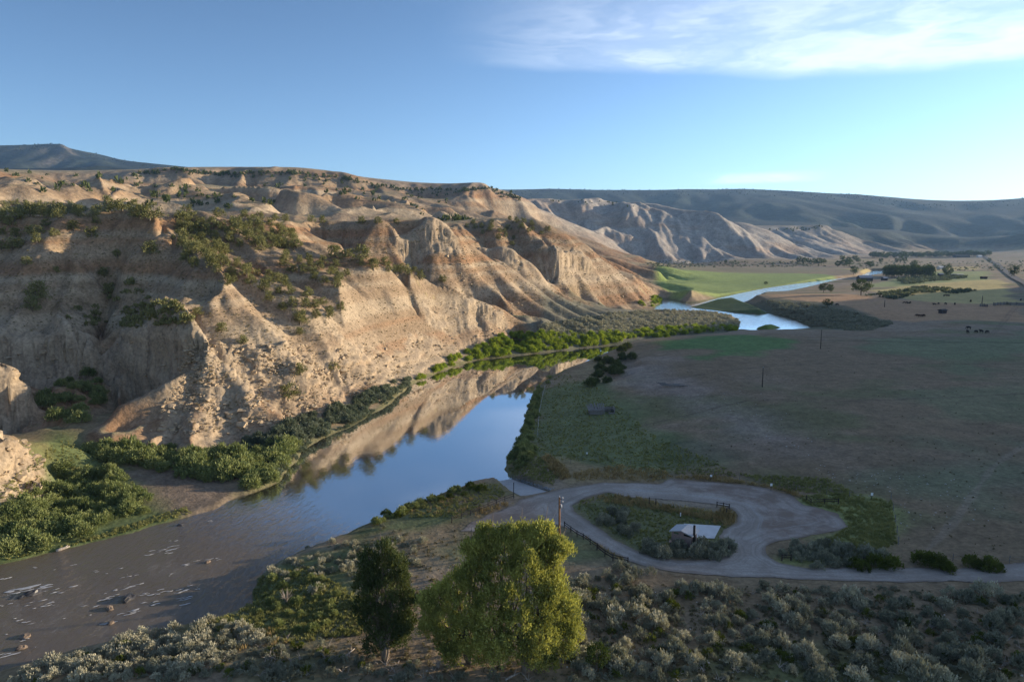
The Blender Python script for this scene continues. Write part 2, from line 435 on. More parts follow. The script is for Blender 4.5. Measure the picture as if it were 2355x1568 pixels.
# left mountain
ridge([(-300, 340, 5200), (-100, 338, 5200), (0, 336, 5200), (68, 333, 5200), (112, 330, 5200), (146, 329, 5200), (163, 336, 5200), (200, 345, 5200), (217, 354, 5200), (245, 356, 5250), (262, 366, 5300), (268, 368, 5500), (299, 371, 5700), (323, 378, 5900), (357, 383, 6100), (408, 388, 6300), (520, 410, 6500), (800, 430, 6800)], 1)
ridge([(-200, 390, 4200), (0, 385, 4200), (60, 388, 4200), (120, 392, 4200)], 1)
ridge([(10, 405, 2900), (60, 398, 3000), (140, 392, 3100), (190, 386, 3200), (238, 381, 3300), (280, 386, 3300), (306, 389, 3300), (340, 396, 3400), (420, 405, 3500)], 1)
for ang in np.arange(-60, 116, 9.0):
    CP.append((sin(radians(ang)) * 11000, cos(radians(ang)) * 11000, 250.0))
    CP.append((sin(radians(ang)) * 14, cos(radians(ang)) * 14, 4.0))
for x_, y_, z_ in [(160, 30, 6), (300, 60, 9), (300, -60, 10), (500, 300, 11), (600, 0, 14), (900, 600, 14), (1500, 800, 30), (1500, -200, 60), (2500, 600, 120), (3500, 1800, 200), (-120, 60, 4), (-160, 40, 8), (-250, 120, 35), (-320, 220, 55), (-500, 320, 75), (-1200, 600, 160), (-3000, 1800, 350)]:
    CP.append((x_, y_, z_))

CP = np.array(CP)


def lp(x, y):
    return np.arctan2(x, y), 0.5 * np.log(x * x + y * y)


ct, cr = lp(CP[:, 0], CP[:, 1])
keep = []
for i in range(len(CP)):
    if all((ct[i] - ct[j]) ** 2 + (cr[i] - cr[j]) ** 2 > 1.6e-5 for j in keep):
        keep.append(i)
CP = CP[keep]; ct = ct[keep]; cr = cr[keep]
NCP = len(CP)
A = np.zeros((NCP + 1, NCP + 1))
A[:NCP, :NCP] = -np.sqrt((ct[:, None] - ct) ** 2 + (cr[:, None] - cr) ** 2 + 1e-7)
A[:NCP, NCP] = 1; A[NCP, :NCP] = 1
sol = np.linalg.solve(A, np.append(CP[:, 2], 0))

TH = radians(1) * np.concatenate([np.arange(-62, -41, 0.4), np.arange(-41, 41, 0.08), np.arange(41, 115, 0.4)])
LR = np.concatenate([np.linspace(math.log(14), math.log(62), 40)[:-1], np.linspace(math.log(62), math.log(720), 600)[:-1],
                     np.linspace(math.log(720), math.log(3500), 290)[:-1], np.linspace(math.log(3500), math.log(11000), 110)])
NT_, NR_ = len(TH), len(LR)
# evaluate on a coarser grid, then refine
tc_ = np.concatenate([np.arange(-62, -41, 1.0), np.arange(-41, 41, 0.2), np.arange(41, 116, 1.0)]) * radians(1)
rc_ = np.linspace(math.log(14), math.log(11000), 520)
Zc = np.zeros((len(rc_), len(tc_)))
for i, rr in enumerate(rc_):
    Zc[i] = -np.sqrt((tc_[:, None] - ct) ** 2 + (rr - cr) ** 2 + 1e-7) @ sol[:NCP] + sol[NCP]


def resample(Z, t0, r0, t1, r1):
    it = np.clip(np.searchsorted(t0, t1) - 1, 0, len(t0) - 2); ft = np.clip((t1 - t0[it]) / (t0[it + 1] - t0[it]), 0, 1)
    ir = np.clip(np.searchsorted(r0, r1) - 1, 0, len(r0) - 2); fr = np.clip((r1 - r0[ir]) / (r0[ir + 1] - r0[ir]), 0, 1)
    return it, ft, ir, fr


it, ft, ir, fr = resample(Zc, tc_, rc_, TH, LR)
Zr = Zc[ir] * (1 - fr)[:, None] + Zc[ir + 1] * fr[:, None]
Z = Zr[:, it] * (1 - ft) + Zr[:, it + 1] * ft
TT, RR = np.meshgrid(TH, np.exp(LR))
X = np.sin(TT) * RR
Y = np.cos(TT) * RR


def gradient(Z):
    dzr = np.gradient(Z, axis=0) / np.gradient(RR, axis=0)
    dzt = np.gradient(Z, axis=1) / (np.gradient(TT, axis=1) * RR)
    return dzr * np.sin(TT) + dzt * np.cos(TT), dzr * np.cos(TT) - dzt * np.sin(TT)


def blur(Z, n):
    for _ in range(n):
        Zp = np.pad(Z, 1, mode='edge')
        Z = (Zp[:-2, 1:-1] + Zp[2:, 1:-1] + Zp[1:-1, :-2] + Zp[1:-1, 2:]) * 0.15 + Z * 0.4
    return Z


Z = blur(Z, 3)
gx, gy = gradient(blur(Z, 10))
SL = np.sqrt(gx * gx + gy * gy)
ux, uy = gx / (SL + 1e-6), gy / (SL + 1e-6)

# ------------------------------------------------------------------ river outline
LB = [(-400, 1345), (-150, 1318), (0, 1297), (60, 1285), (130, 1268), (250, 1240), (350, 1210), (430, 1190), (500, 1168), (545, 1142), (590, 1130), (640, 1108), (672, 1068), (700, 1036),
      (735, 1012), (800, 983), (850, 955), (900, 925), (935, 893), (965, 874), (1040, 845), (1100, 827), (1200, 817), (1300, 805), (1380, 797), (1425, 792)]
RB = [(1455, 794), (1415, 810), (1369, 825), (1300, 849), (1262, 866), (1232, 892), (1218, 930), (1206, 980), (1187, 1026), (1170, 1055), (1158, 1079), (1169, 1098), (1133, 1105),
      (1070, 1118), (1000, 1143), (930, 1172), (850, 1203), (790, 1233), (700, 1268), (640, 1293), (596, 1330), (585, 1362), (588, 1390), (520, 1412), (440, 1432), (340, 1448), (250, 1472),
      (150, 1500), (60, 1528), (0, 1545), (-150, 1590), (-400, 1660)]
R_MAIN = [G(a, b, 0)[:2] for a, b in LB] + [G(a, b, 0)[:2] for a, b in RB]
a0 = np.array(G(1425, 792, 0)[:2]); b0 = np.array(G(1455, 794, 0)[:2])
e0 = np.array(G(1690, 760, 0)[:2]); f0 = np.array(G(1874, 755, 0)[:2])
R_LINK = [a0 - (6, 6), a0, a0 + (22, 18), a0 + (52, 34), e0, (e0 + f0) / 2 + (0, 6), f0, f0 - (20, 14), f0 - (60, 22), b0 + (44, 16), b0 + (16, 4), b0 - (4, 8)]
R_LINK = [tuple(p) for p in R_LINK]
UP = [(2045, 622), (2010, 620), (1992, 628), (1975, 636), (1924, 641), (1820, 654), (1758, 663), (1708, 673), (1658, 684), (1610, 696), (1572, 697), (1553, 691), (1528, 688), (1507, 704), (1506, 711), (1560, 714), (1610, 716), (1661, 721), (1690, 731), (1702, 740), (1692, 760),
      (1740, 770), (1800, 766), (1878, 757), (1841, 742), (1812, 731), (1773, 722), (1735, 706), (1708, 696), (1735, 689), (1751, 675), (1805, 672), (1848, 663), (1895, 652), (1950, 642), (1985, 639), (2032, 632)]
R_UP = [G(a, b, 0)[:2] for a, b in UP]
ISLE = [G(a, b, 0)[:2] for a, b in [(1585, 707), (1632, 699), (1679, 696), (1706, 699), (1738, 709), (1768, 721), (1751, 723), (1686, 719), (1615, 711)]]
ISLET = [G(a, b, 0)[:2] for a, b in [(1737, 757), (1745, 752), (1775, 751), (1795, 753), (1770, 760)]]


def river_sd(x, y):
    d = np.minimum(np.minimum(poly_sd(x, y, R_MAIN), poly_sd(x, y, R_LINK)), poly_sd(x, y, R_UP))
    for isl in (ISLE, ISLET):
        d = np.maximum(d, -poly_sd(x, y, isl))
    return d


near = (RR < 1500) & (TT > radians(-62)) & (TT < radians(42))
RD = np.full(X.shape, 500.0)
RD[near] = river_sd(X[near], Y[near])
wob = fbm(X / 7, Y / 7, 3, 40) * 1.1 * sstep(1100, 200, RR)
RD = RD + wob * sstep(12, 2, np.abs(RD))

# ------------------------------------------------------------------ road outline (px, py)
road_outer = [(1060, 1212), (1085, 1190), (1130, 1170), (1180, 1150), (1196, 1137), (1240, 1126), (1290, 1118), (1330, 1113), (1390, 1107), (1450, 1108), (1515, 1112), (1540, 1101), (1600, 1108), (1700, 1119), (1770, 1133),
              (1820, 1150), (1845, 1170), (1890, 1180), (1925, 1192), (1945, 1222), (1900, 1235), (1830, 1243), (1790, 1250), (1762, 1262), (1760, 1280), (1790, 1300), (1850, 1312), (1950, 1316), (2050, 1318), (2200, 1322), (2354, 1316), (2600, 1318),
              (2600, 1366), (2354, 1356), (2200, 1354), (2050, 1350), (1900, 1344), (1750, 1334), (1620, 1328), (1530, 1318), (1450, 1294), (1400, 1266), (1350, 1236), (1310, 1214), (1270, 1200), (1180, 1205), (1110, 1216)]
road_hole = [(1316, 1157), (1330, 1146), (1360, 1136), (1400, 1128), (1440, 1140), (1560, 1152), (1640, 1162), (1680, 1172), (1696, 1190), (1690, 1206), (1672, 1216), (1655, 1240), (1672, 1258), (1680, 1272), (1660, 1286), (1620, 1294), (1560, 1294), (1500, 1284), (1450, 1262), (1400, 1230), (1350, 1192), (1322, 1172)]
ROAD = [G(a, b, 3.6)[:2] for a, b in road_outer]
HOLE = [G(a, b, 3.6)[:2] for a, b in road_hole]
PADP = [G(1572, 1203, 3.9)[:2], G(1657, 1210, 3.9)[:2], G(1642, 1239, 3.9)[:2], G(1588, 1237, 3.9)[:2]]
RAMP = [G(1131, 1106, 0.0)[:2], G(1200, 1139, 2.7)[:2], G(1258, 1126, 2.8)[:2], G(1171, 1098, 0.0)[:2]]


def road_sd(x, y):
    return np.maximum(poly_sd(x, y, ROAD), -poly_sd(x, y, HOLE))


RO = np.full(X.shape, 500.0)
m = (RR < 420) & (TT > radians(-12)) & (TT < radians(60))
RO[m] = np.minimum(np.minimum(road_sd(X[m], Y[m]), poly_sd(X[m], Y[m], RAMP)), poly_sd(X[m], Y[m], PADP))
road_w = sstep(6, 1, RO)

# ------------------------------------------------------------------ relief
hillw = sstep(0.10, 0.30, SL) * (1 - 0.55 * sstep(0.8, 1.4, SL)) * sstep(2, 20, RD) * (1 - road_w)
left_hill = sstep(0.0, 0.06, 0.20 - (TT - 0.0)) if False else 1.0
far = sstep(500, 900, RR)
vfar = sstep(2600, 3400, RR)
rg = np.zeros_like(Z)


def add_gully(w, scale, amp, seed):
    w = w * hillw
    k = w > 0.01
    rg[k] += w[k] * amp * (gully(X[k], Y[k], ux[k], uy[k], scale, seed) - 0.25)


nearw = 1 - far
midw = far * (1 - vfar) * (1 - 0.72 * sstep(1130, 1230, RR) * sstep(1720, 1600, RR) * sstep(radians(11), radians(9), TT)) * (1 - 0.45 * sstep(1550, 1750, RR))
add_gully(nearw, 30.0, 4.2, 1)
add_gully(nearw, 13.0, 1.15, 2)
add_gully(nearw, 5.5, 0.32, 12)
add_gully(midw, 135.0, 27.0, 3)
add_gully(midw, 52.0, 8.0, 4)
add_gully(midw, 22.0, 3.0, 5)
add_gully(vfar, 520.0, 38.0, 6)
add_gully(vfar, 210.0, 15.0, 7)
add_gully(sstep(radians(-23.5), radians(-26), TT) * sstep(205, 225, RR) * sstep(330, 300, RR), 17.0, 3.0, 14)
Z = Z + rg * np.where(hillw > 0.01, 1, 0)
ru = fbm(X / 9.0, Y / 9.0, 5, 20) * 0.9 * (1 - far) + fbm(X / 45, Y / 45, 5, 26) * 3.0 * far * (1 - vfar) + fbm(X / 160, Y / 160, 5, 30) * 11.0 * vfar
Z = Z + ru * hillw
Z = Z + (fbm(X / 30.0, Y / 30.0, 3, 33) * 0.35 + fbm(X / 5.0, Y / 5.0, 3, 35) * 0.10) * (1 - hillw) * (1 - road_w) * sstep(0, 6, RD)
# rounded badland knolls between the bench and the skyline
kw = sstep(600, 700, RR) * sstep(1240, 1000, RR) * sstep(radians(-1), radians(-6), TT)
wx_ = X + 25 * fbm(X / 70, Y / 70, 3, 202); wy_ = Y + 25 * fbm(X / 70, Y / 70, 3, 207)
kn = 1 - np.abs(vnoise(wx_ / 105, wy_ / 80, 200)) * 2.0
kn2 = 1 - np.abs(vnoise(wx_ / 44, wy_ / 36, 203)) * 2.0
Z = Z + kw * (kn * 21 + kn2 * 4 - 9)
# rocky ledges: the ground steps where strata come out
gx2, gy2 = gradient(blur(Z, 2))
SL2 = np.sqrt(gx2 * gx2 + gy2 * gy2)
ROCK = np.zeros_like(Z)
SC = True


def rock_zone(poly, soft, k=1.0):
    global ROCK
    pw = [P(a, b, dep(a, c))[:2] for a, b, c in poly]
    lo = np.min(pw, 0) - 3 * soft; hi = np.max(pw, 0) + 3 * soft
    mm = (X > lo[0]) & (X < hi[0]) & (Y > lo[1]) & (Y < hi[1])
    v = np.zeros_like(Z)
    v[mm] = sstep(soft, -soft, poly_sd(X[mm], Y[mm], pw)) * k
    ROCK = np.maximum(ROCK, v)


rock_zone([(430, 755, 218), (500, 770, 223), (600, 775, 232), (700, 790, 245), (820, 790, 262), (950, 770, 292), (1050, 745, 322), (1180, 750, 352), (1180, 800, 334), (1000, 845, 276), (930, 880, 246), (800, 930, 217), (700, 960, 200), (560, 1000, 180), (430, 1010, 174), (330, 1010, 174), (350, 900, 200), (400, 800, 210)], 9)
rock_zone([(-200, 760, 262), (100, 765, 258), (215, 775, 258), (260, 780, 248), (350, 760, 230), (440, 755, 220), (440, 850, 205), (380, 880, 208), (260, 880, 232), (100, 885, 234), (-200, 880, 232)], 5)
rock_zone([(-200, 800, 190), (0, 815, 188), (80, 850, 192), (90, 990, 168), (-200, 1000, 165)], 5)
rock_zone([(-200, 940, 140), (20, 970, 142), (120, 1040, 142), (125, 1110, 128), (0, 1170, 112), (-200, 1200, 108)], 4)
strata = Z + fbm(X / 14, Y / 14, 3, 50) * 1.5
step = 1.7
q = strata / step
fq = q - np.floor(q)
ter = (np.floor(q) + sstep(0.30, 0.95, fq)) * step - strata
Z = Z + ter * ROCK * 0.85 * sstep(0.25, 0.5, SL2) * sstep(2, 8, RD)
Z = Z + fbm(X / 3.2, Y / 3.2, 4, 60, 0.6) * 0.8 * ROCK * sstep(2, 6, RD)


def cliff(pts, drop, w, up, rag=1.3, seed=0):
    """sharpen the ramp along a line into a ragged wall; `up` is a plan direction pointing uphill"""
    global Z
    pw = np.array([P(p[0], p[1], dep(p[0], p[2]))[:2] for p in pts])
    lo = pw.min(0) - w * 2.5; hi = pw.max(0) + w * 2.5
    k = (X > lo[0]) & (X < hi[0]) & (Y > lo[1]) & (Y < hi[1])
    x = X[k]; y = Y[k]
    best = np.full(x.shape, 1e9); side = np.zeros(x.shape); endf = np.zeros(x.shape)
    n = len(pw) - 1
    for i in range(n):
        a, b_ = pw[i], pw[i + 1]
        e = b_ - a; L = np.hypot(*e)
        nrm = np.array([-e[1], e[0]]) / L
        if nrm @ np.array(up) < 0: nrm = -nrm
        tt = ((x - a[0]) * e[0] + (y - a[1]) * e[1]) / L ** 2
        tcl = np.clip(tt, 0, 1)
        dd = np.hypot(x - a[0] - tcl * e[0], y - a[1] - tcl * e[1])
        sd = (x - a[0]) * nrm[0] + (y - a[1]) * nrm[1]
        c = dd < best
        best = np.where(c, dd, best); side = np.where(c, np.sign(sd) * dd, side)
        u = (i + tcl) / n
        endf = np.where(c, sstep(0, 0.08, u) * sstep(1, 0.92, u) if n else 1, endf)
    wob_ = fbm(x / 4.5, y / 4.5, 4, 150 + seed, 0.6) * rag * 1.2 + fbm(x / 15, y / 15, 2, 160 + seed) * rag * 2.2
    s_ = np.clip((side + wob_) / w, -1, 1)
    stepf = sstep(-0.10, 0.16, s_) * 0.8 + 0.2 * sstep(-0.45, -0.3, s_)
    dz_ = drop * (stepf - (s_ + 1) / 2) * endf
    Z[k] = Z[k] + dz_
    ROCK[k] = np.maximum(ROCK[k], sstep(1.0, 0.5, np.abs(s_)) * endf)


cliff([(-160, 815, 246), (0, 815, 246), (100, 820, 246), (190, 820, 247), (214, 815, 254)], 14, 9, (0, 1), 1.6, 1)
cliff([(256, 815, 244), (300, 815, 231), (350, 812, 223), (400, 805, 217), (442, 798, 212)], 13, 9, (0.3, 1), 1.6, 2)
cliff([(900, 530, 514), (960, 540, 511), (990, 550, 508), (1020, 552, 511), (1052, 550, 518)], 11, 9, (-0.2, 1), 1.6, 3)
cliff([(1100, 570, 570), (1127, 572, 571), (1160, 576, 571), (1198, 580, 574)], 9, 8, (0, 1), 1.6, 4)
cliff([(1254, 603, 618), (1275, 600, 619), (1294, 605, 621), (1331, 608, 627), (1365, 615, 631)], 13, 10, (0, 1), 1.8, 5)
cliff([(-80, 900, 173), (0, 905, 174), (40, 915, 174), (68, 935, 175)], 16, 5, (-0.1, 1), 1.2, 6)
cliff([(965, 708, 334), (1013, 706, 331), (1060, 703, 336), (1110, 704, 346), (1180, 716, 356)], 5, 6, (-0.3, 1), 1.2, 7)
cliff([(430, 800, 208), (520, 800, 216), (600, 815, 220), (700, 815, 238)], 3, 6, (-0.3, 1), 2.0, 8)
cliff([(760, 800, 252), (860, 790, 270), (960, 770, 296), (1060, 762, 318)], 3, 6, (-0.5, 1), 2.2, 9)
cliff([(700, 870, 225), (800, 860, 244), (900, 840, 262), (1000, 810, 290)], 2.5, 6, (-0.5, 1), 2.2, 10)
nk = (RR < 480)
Z = np.where(nk & (ROCK < 2), np.minimum(Z, blur(Z, 30) + 1.5), Z)
# flats round the loop road and the pad
Z = np.where(road_w > 0, Z * (1 - road_w) + blur(Z, 6) * road_w, Z)

# ridge that stands out of frame to the right and keeps the valley floor in evening shade
cy = np.array([-900, -200, 160, 218, 248, 313, 390, 435, 464, 500, 540, 600, 640, 685, 730, 770])
ch = np.array([125, 112, 106, 107, 111, 113, 110, 104, 100, 95, 87, 75, 61, 43, 20, 0.0])
crest = np.interp(Y, cy, ch) + fbm(X * 0 + 3, Y / 40.0, 3, 70) * 1.2 + 1.0 * fbm(X / 30, Y / 30, 3, 72)
dxr = X - 620.0
prof = np.clip(1 - np.abs(dxr) / np.where(dxr < 0, crest * 1.15 + 1, 400.0), 0, 1)
Z = np.where((TT > radians(37.2)) & (prof > 0) & (RR < 1500), np.maximum(Z, crest * prof), Z)

# carve the river and lift its banks
RDp = np.maximum(RD, 0)
bank = 0.12 + RDp * np.where(X < 60, 0.45, 0.40) + RDp ** 2 * 0.022
bank = np.where(RD > 60, 1e9, bank)
Z = np.where(RR < 1500, np.minimum(np.maximum(Z, 0.10 + 0.04 * np.clip(RD, 0, 14)), bank), Z)
Z = np.where(RD < 0, -0.05 - 0.35 * np.minimum(-RD, 5), Z)
mr = np.zeros_like(Z, bool)
mr[m] = poly_sd(X[m], Y[m], RAMP) < 0.6
A_, B_, C_, D_ = [np.array(p) for p in RAMP]
ax_ = ((B_ + C_) / 2 - (A_ + D_) / 2); Lr = np.linalg.norm(ax_)
tpar = ((X - (A_ + D_)[0] / 2) * ax_[0] + (Y - (A_ + D_)[1] / 2) * ax_[1]) / Lr ** 2
Z = np.where(mr, -0.15 + np.clip(tpar, -0.2, 1.1) * 2.6, Z)


def H(x, y):
    """ground height by bilinear lookup"""
    x = np.asarray(x, float); y = np.asarray(y, float)
    t, r = lp(x, y)
    a, fa, b, fb = resample(None, TH, LR, t, r)
    return (Z[b, a] * (1 - fa) + Z[b, a + 1] * fa) * (1 - fb) + (Z[b + 1, a] * (1 - fa) + Z[b + 1, a + 1] * fa) * fb


def lookup(F, x, y):
    t, r = lp(np.asarray(x, float), np.asarray(y, float))
    a, fa, b, fb = resample(None, TH, LR, t, r)
    return F[b, a]


def cast(px, py, y0=60.0):
    """first ground point seen along a line of sight of the view"""
    sx, sz = ray(px, py)
    Ys = np.exp(np.linspace(math.log(y0), math.log(7000), 900))
    hit = np.full(np.shape(sx), np.nan)
    done = np.zeros(np.shape(sx), bool)
    prev = Ys[0]
    for yy in Ys:
        below = (EYE_Z + sz * yy) < H(sx * yy, np.full(np.shape(sx), yy))
        new = below & ~done
        lo = np.full(np.shape(sx), prev); hi = np.full(np.shape(sx), yy)
        if new.any():
            l = lo[new]; h_ = hi[new]; s1 = sx[new]; s2 = sz[new]
            for _ in range(8):
                mid = (l + h_) / 2
                bl = (EYE_Z + s2 * mid) < H(s1 * mid, mid)
                h_ = np.where(bl, mid, h_); l = np.where(bl, l, mid)
            hit[new] = h_
            done |= new
        prev = yy
        if done.all():
            break
    return sx * hit, hit, H(sx * np.nan_to_num(hit, nan=100.), np.nan_to_num(hit, nan=100.))


#@@ALBEDO
# ------------------------------------------------------------------ ground colours (what each patch is made of, some with sunlight painted in)
def col(*c):
    return np.array(c, float)


TAN = col(0.265, 0.190, 0.120); BUFF = col(0.35, 0.275, 0.190); ORANGE = col(0.285, 0.165, 0.085); GREYC = col(0.33, 0.30, 0.265)
SOIL = col(0.245, 0.178, 0.105); GRAVELLY = col(0.30, 0.24, 0.18); GRASS = col(0.115, 0.14, 0.05); GRASSB = col(0.16, 0.21, 0.05)
DRY = col(0.30, 0.225, 0.10); FOREST = col(0.014, 0.022, 0.020); SAGE = col(0.17, 0.165, 0.12)
ALB = np.zeros(Z.shape + (3,))
n1 = fbm(X / 60, Y / 60, 4, 80); n2 = fbm(X / 9, Y / 9, 4, 84); n3 = fbm(X / 2.2, Y / 2.2, 3, 88)


def lay(w, c):
    global ALB
    ALB = ALB * (1 - w[..., None]) + np.asarray(c) * w[..., None]


def pmask(pts, soft, z=5.0, nz=0.0, ns=20.0):
    pw = [G(a, b, z)[:2] for a, b in pts]
    lo = np.min(pw, 0) - 3 * soft - 2 * nz - 1; hi = np.max(pw, 0) + 3 * soft + 2 * nz + 1
    mm = (X > lo[0]) & (X < hi[0]) & (Y > lo[1]) & (Y < hi[1])
    v = np.zeros_like(Z)
    sd = poly_sd(X[mm], Y[mm], pw) + nz * fbm(X[mm] / ns, Y[mm] / ns, 4, 91)
    v[mm] = sstep(soft, -soft, sd)
    return v


ALB[:] = SOIL
lay(sstep(-0.3, 0.5, n1 + 0.5 * n2) * 0.6, GRAVELLY * 0.85)
lay(sstep(0.1, 0.55, fbm(X / 38, Y / 22, 4, 95)) * 0.7, GRASS * 1.1)
HW = sstep(0.07, 0.2, blur(SL, 4))
ONHILL = np.clip(sstep(0.08, 0.2, blur(SL, 6)) + sstep(12, 26, Z) * (RR < 1000) + sstep(20, 40, Z), 0, 1) * (TT < radians(37)) * sstep(0, 12, RD)
ONHILL = np.where((X > 40) & (RR < 520), 0, ONHILL)
lay(ONHILL, TAN)
lay(ONHILL * sstep(0.0, 0.6, n1) * 0.5, ORANGE * 1.05)
lay(ONHILL * sstep(0.1, 0.6, fbm(X / 80, Y / 80, 4, 97)) * 0.5, BUFF)
lay(ONHILL * sstep(0.0, 0.5, n2) * 0.35 * (1 - far), TAN * 0.72)
# bedding: colour bands that follow height where the slope is bare
bed = vnoise((Z + 2.2 * fbm(X / 50, Y / 50, 3, 210)) / np.where(RR < 650, 2.6, 9.0), X * 0 + 0.5, 211)
lay(ONHILL * sstep(0.05, 0.6, bed) * 0.6 * sstep(0.25, 0.5, SL2) * (1 - vfar), col(0.40, 0.32, 0.22))
lay(ONHILL * sstep(-0.15, -0.7, bed) * 0.6 * sstep(0.25, 0.5, SL2) * (1 - vfar), col(0.24, 0.125, 0.062))
# dry sparse grass on gentle hill ground
lay(ONHILL * sstep(0.32, 0.12, SL2) * 0.5, col(0.36, 0.30, 0.15))
# grey badlands upstream with rusty tops
badl = sstep(1350, 1750, RR) * (1 - vfar) * ONHILL
lay(badl * 0.85, GREYC)
lay(badl * sstep(0.05, 0.5, fbm(X / 150, Y / 150 + Z / 30, 3, 99)) * 0.6, col(0.36, 0.25, 0.17))
lay(ROCK * sstep(0.3, 0.7, SL2 + 0.2 * n2) * 0.85, BUFF * 0.95)
lay(vfar * sstep(16, 60, Z), FOREST)
lay(vfar * sstep(16, 60, Z) * sstep(0.0, 0.45, fbm(X / 260, Y / 260, 5, 101)) * 0.6, col(0.055, 0.068, 0.045))
lay(vfar * sstep(480, 640, Z + 60 * fbm(X / 120, Y / 120, 3, 103)) * sstep(0.30, 0.5, SL2) * (TT < 0) * 0.35, col(0.20, 0.16, 0.13))
lay(vfar * (TT < radians(-30)) * sstep(0.1, 0.4, fbm(X / 300, Y / 300, 3, 105)) * sstep(420, 300, Z) * 0.6, col(0.065, 0.085, 0.045))
h6 = vfar * sstep(3650, 3500, RR) * sstep(0.25, 0.6, SL2) * (TT > radians(20)) * (Z > 25)
lay(h6 * 0.9, GREYC * 0.9)
# meadows and fields; evening sun is put into the brighter upstream colours
meadow = pmask([(1500, 630), (1600, 625), (1750, 625), (1900, 630), (1925, 640), (1820, 653), (1700, 674), (1560, 684), (1515, 672)], 6, 3.5, 8, 40)
lay(meadow, col(0.23, 0.285, 0.085))  # meadow green, lightened as if in sun
lay(pmask([(1470, 612), (1900, 612), (1900, 622), (1500, 630)], 6, 6) * 0.7, col(0.22, 0.19, 0.11))
lay(pmask([(1940, 615), (2080, 614), (2250, 612), (2250, 619), (2000, 624)], 8, 7), col(0.42, 0.32, 0.13))
lay(pmask([(2150, 622), (2270, 622), (2270, 645), (2060, 655), (1960, 655)], 8, 7, 10, 40) * 0.8, col(0.25, 0.29, 0.10))
lay(pmask([(2000, 665), (2100, 650), (2300, 640), (2340, 700), (2150, 702), (2100, 692)], 6, 8, 12, 30) * 0.9, col(0.50, 0.39, 0.15))  # golden field, colour raised to look sunlit
lay(pmask([(1740, 675), (1950, 675), (2060, 690), (2354, 705), (2354, 740), (2100, 735), (1960, 712), (1850, 690)], 5, 8, 10, 30) * 0.85, col(0.44, 0.26, 0.135))  # brown pasture with sunlight added into its colour
lay(pmask([(1500, 783), (1600, 776), (1720, 772), (1820, 782), (1815, 800), (1740, 815), (1620, 825), (1640, 805), (1540, 795)], 6, 7.3, 9, 14) * 0.85, col(0.095, 0.17, 0.05))
lay(pmask([(1950, 775), (2354, 770), (2354, 830), (2200, 850), (1980, 800)], 10, 7.6, 22, 26) * 0.6, col(0.155, 0.175, 0.09))
lay(pmask([(1230, 900), (1300, 855), (1400, 900), (1450, 930), (1500, 1000), (1660, 1060), (1700, 1090), (1500, 1100), (1250, 1060), (1190, 1050)], 5, 2.6, 8, 14) * 0.9, col(0.15, 0.175, 0.075))
lay(pmask([(1530, 1000), (1660, 1035), (1720, 1060), (1620, 1075), (1520, 1050)], 4, 4, 5, 9) * 0.7, col(0.06, 0.09, 0.035))
lay(pmask([(1420, 830), (1490, 870), (1600, 930), (1700, 1000), (1840, 1040), (1780, 960), (1640, 890), (1560, 850), (1500, 825)], 12, 6.5, 22, 22) * 0.35, col(0.36, 0.30, 0.26))
lay(pmask([(1950, 1080), (2354, 1040), (2354, 1120), (2100, 1130)], 9, 6.5, 14, 12) * 0.5, col(0.16, 0.175, 0.10))
lay(pmask([(1700, 1085), (1900, 1100), (1980, 1140), (1800, 1130), (1700, 1110)], 5, 4, 6, 9) * 0.6, GRASS)
lay(pmask([(1820, 1146), (1900, 1130), (2052, 1150), (2062, 1250), (1950, 1290), (1790, 1290), (1900, 1235), (1945, 1215), (1880, 1180)], 2, 4.6, 3, 6) * 0.9, col(0.26, 0.28, 0.10))
lay(pmask([(1316, 1157), (1400, 1130), (1690, 1180), (1680, 1280), (1500, 1285), (1350, 1190)], 1.5, 3.6, 2, 5) * 0.75, col(0.14, 0.16, 0.065))
lay(pmask([(1440, 1130), (1560, 1142), (1680, 1168), (1670, 1182), (1560, 1166), (1450, 1148)], 1.5, 3.6, 1.5, 5) * 0.8, GRAVELLY)
lay(pmask([(1250, 1050), (1300, 1050), (1400, 1085), (1520, 1095), (1520, 1108), (1400, 1103), (1310, 1110)], 2, 3.3, 3, 6) * 0.6, col(0.33, 0.25, 0.125))
lay(pmask([(590, 1330), (700, 1265), (850, 1200), (1130, 1110), (1170, 1135), (1060, 1200), (800, 1330), (830, 1450), (700, 1470), (450, 1440), (590, 1400)], 4, 2.8, 6, 9) * 0.8, col(0.11, 0.14, 0.05))
lay(pmask([(860, 1230), (1000, 1210), (1060, 1230), (1000, 1290), (860, 1290)], 3, 3, 5, 7) * 0.8, SOIL * 1.1)
lay(sstep(3.0, 0.8, RD + n2) * sstep(1100, 900, RR) * 0.6 * (X > -300), GRASS * 0.8)
lay(pmask([(0, 1140), (130, 1010), (260, 1060), (430, 1170), (300, 1220), (0, 1300), (-300, 1300), (-300, 1200)], 4, 2.4, 5, 9) * 0.9, col(0.10, 0.135, 0.05))
lay(pmask([(270, 1090), (330, 1075), (500, 1090), (560, 1130), (450, 1180), (370, 1150)], 3, 1.8, 3, 6) * 0.85, col(0.20, 0.15, 0.11))
lay(pmask([(1230, 745), (1400, 712), (1500, 716), (1700, 735), (1690, 765), (1440, 785), (1200, 805)], 6, 2.4, 10, 14) * 0.85, SAGE)
lay(pmask([(1740, 690), (1900, 704), (1955, 716), (2040, 745), (1980, 765), (1866, 752), (1770, 722)], 4, 5, 4, 9) * 0.8, col(0.10, 0.105, 0.062))
for isl, c in ((ISLE, col(0.065, 0.095, 0.03)), (ISLET, col(0.12, 0.17, 0.03))):
    mm = (RR < 900) & (RR > 300)
    v = np.zeros_like(Z); v[mm] = sstep(2, -2, poly_sd(X[mm], Y[mm], isl)); lay(v, c)
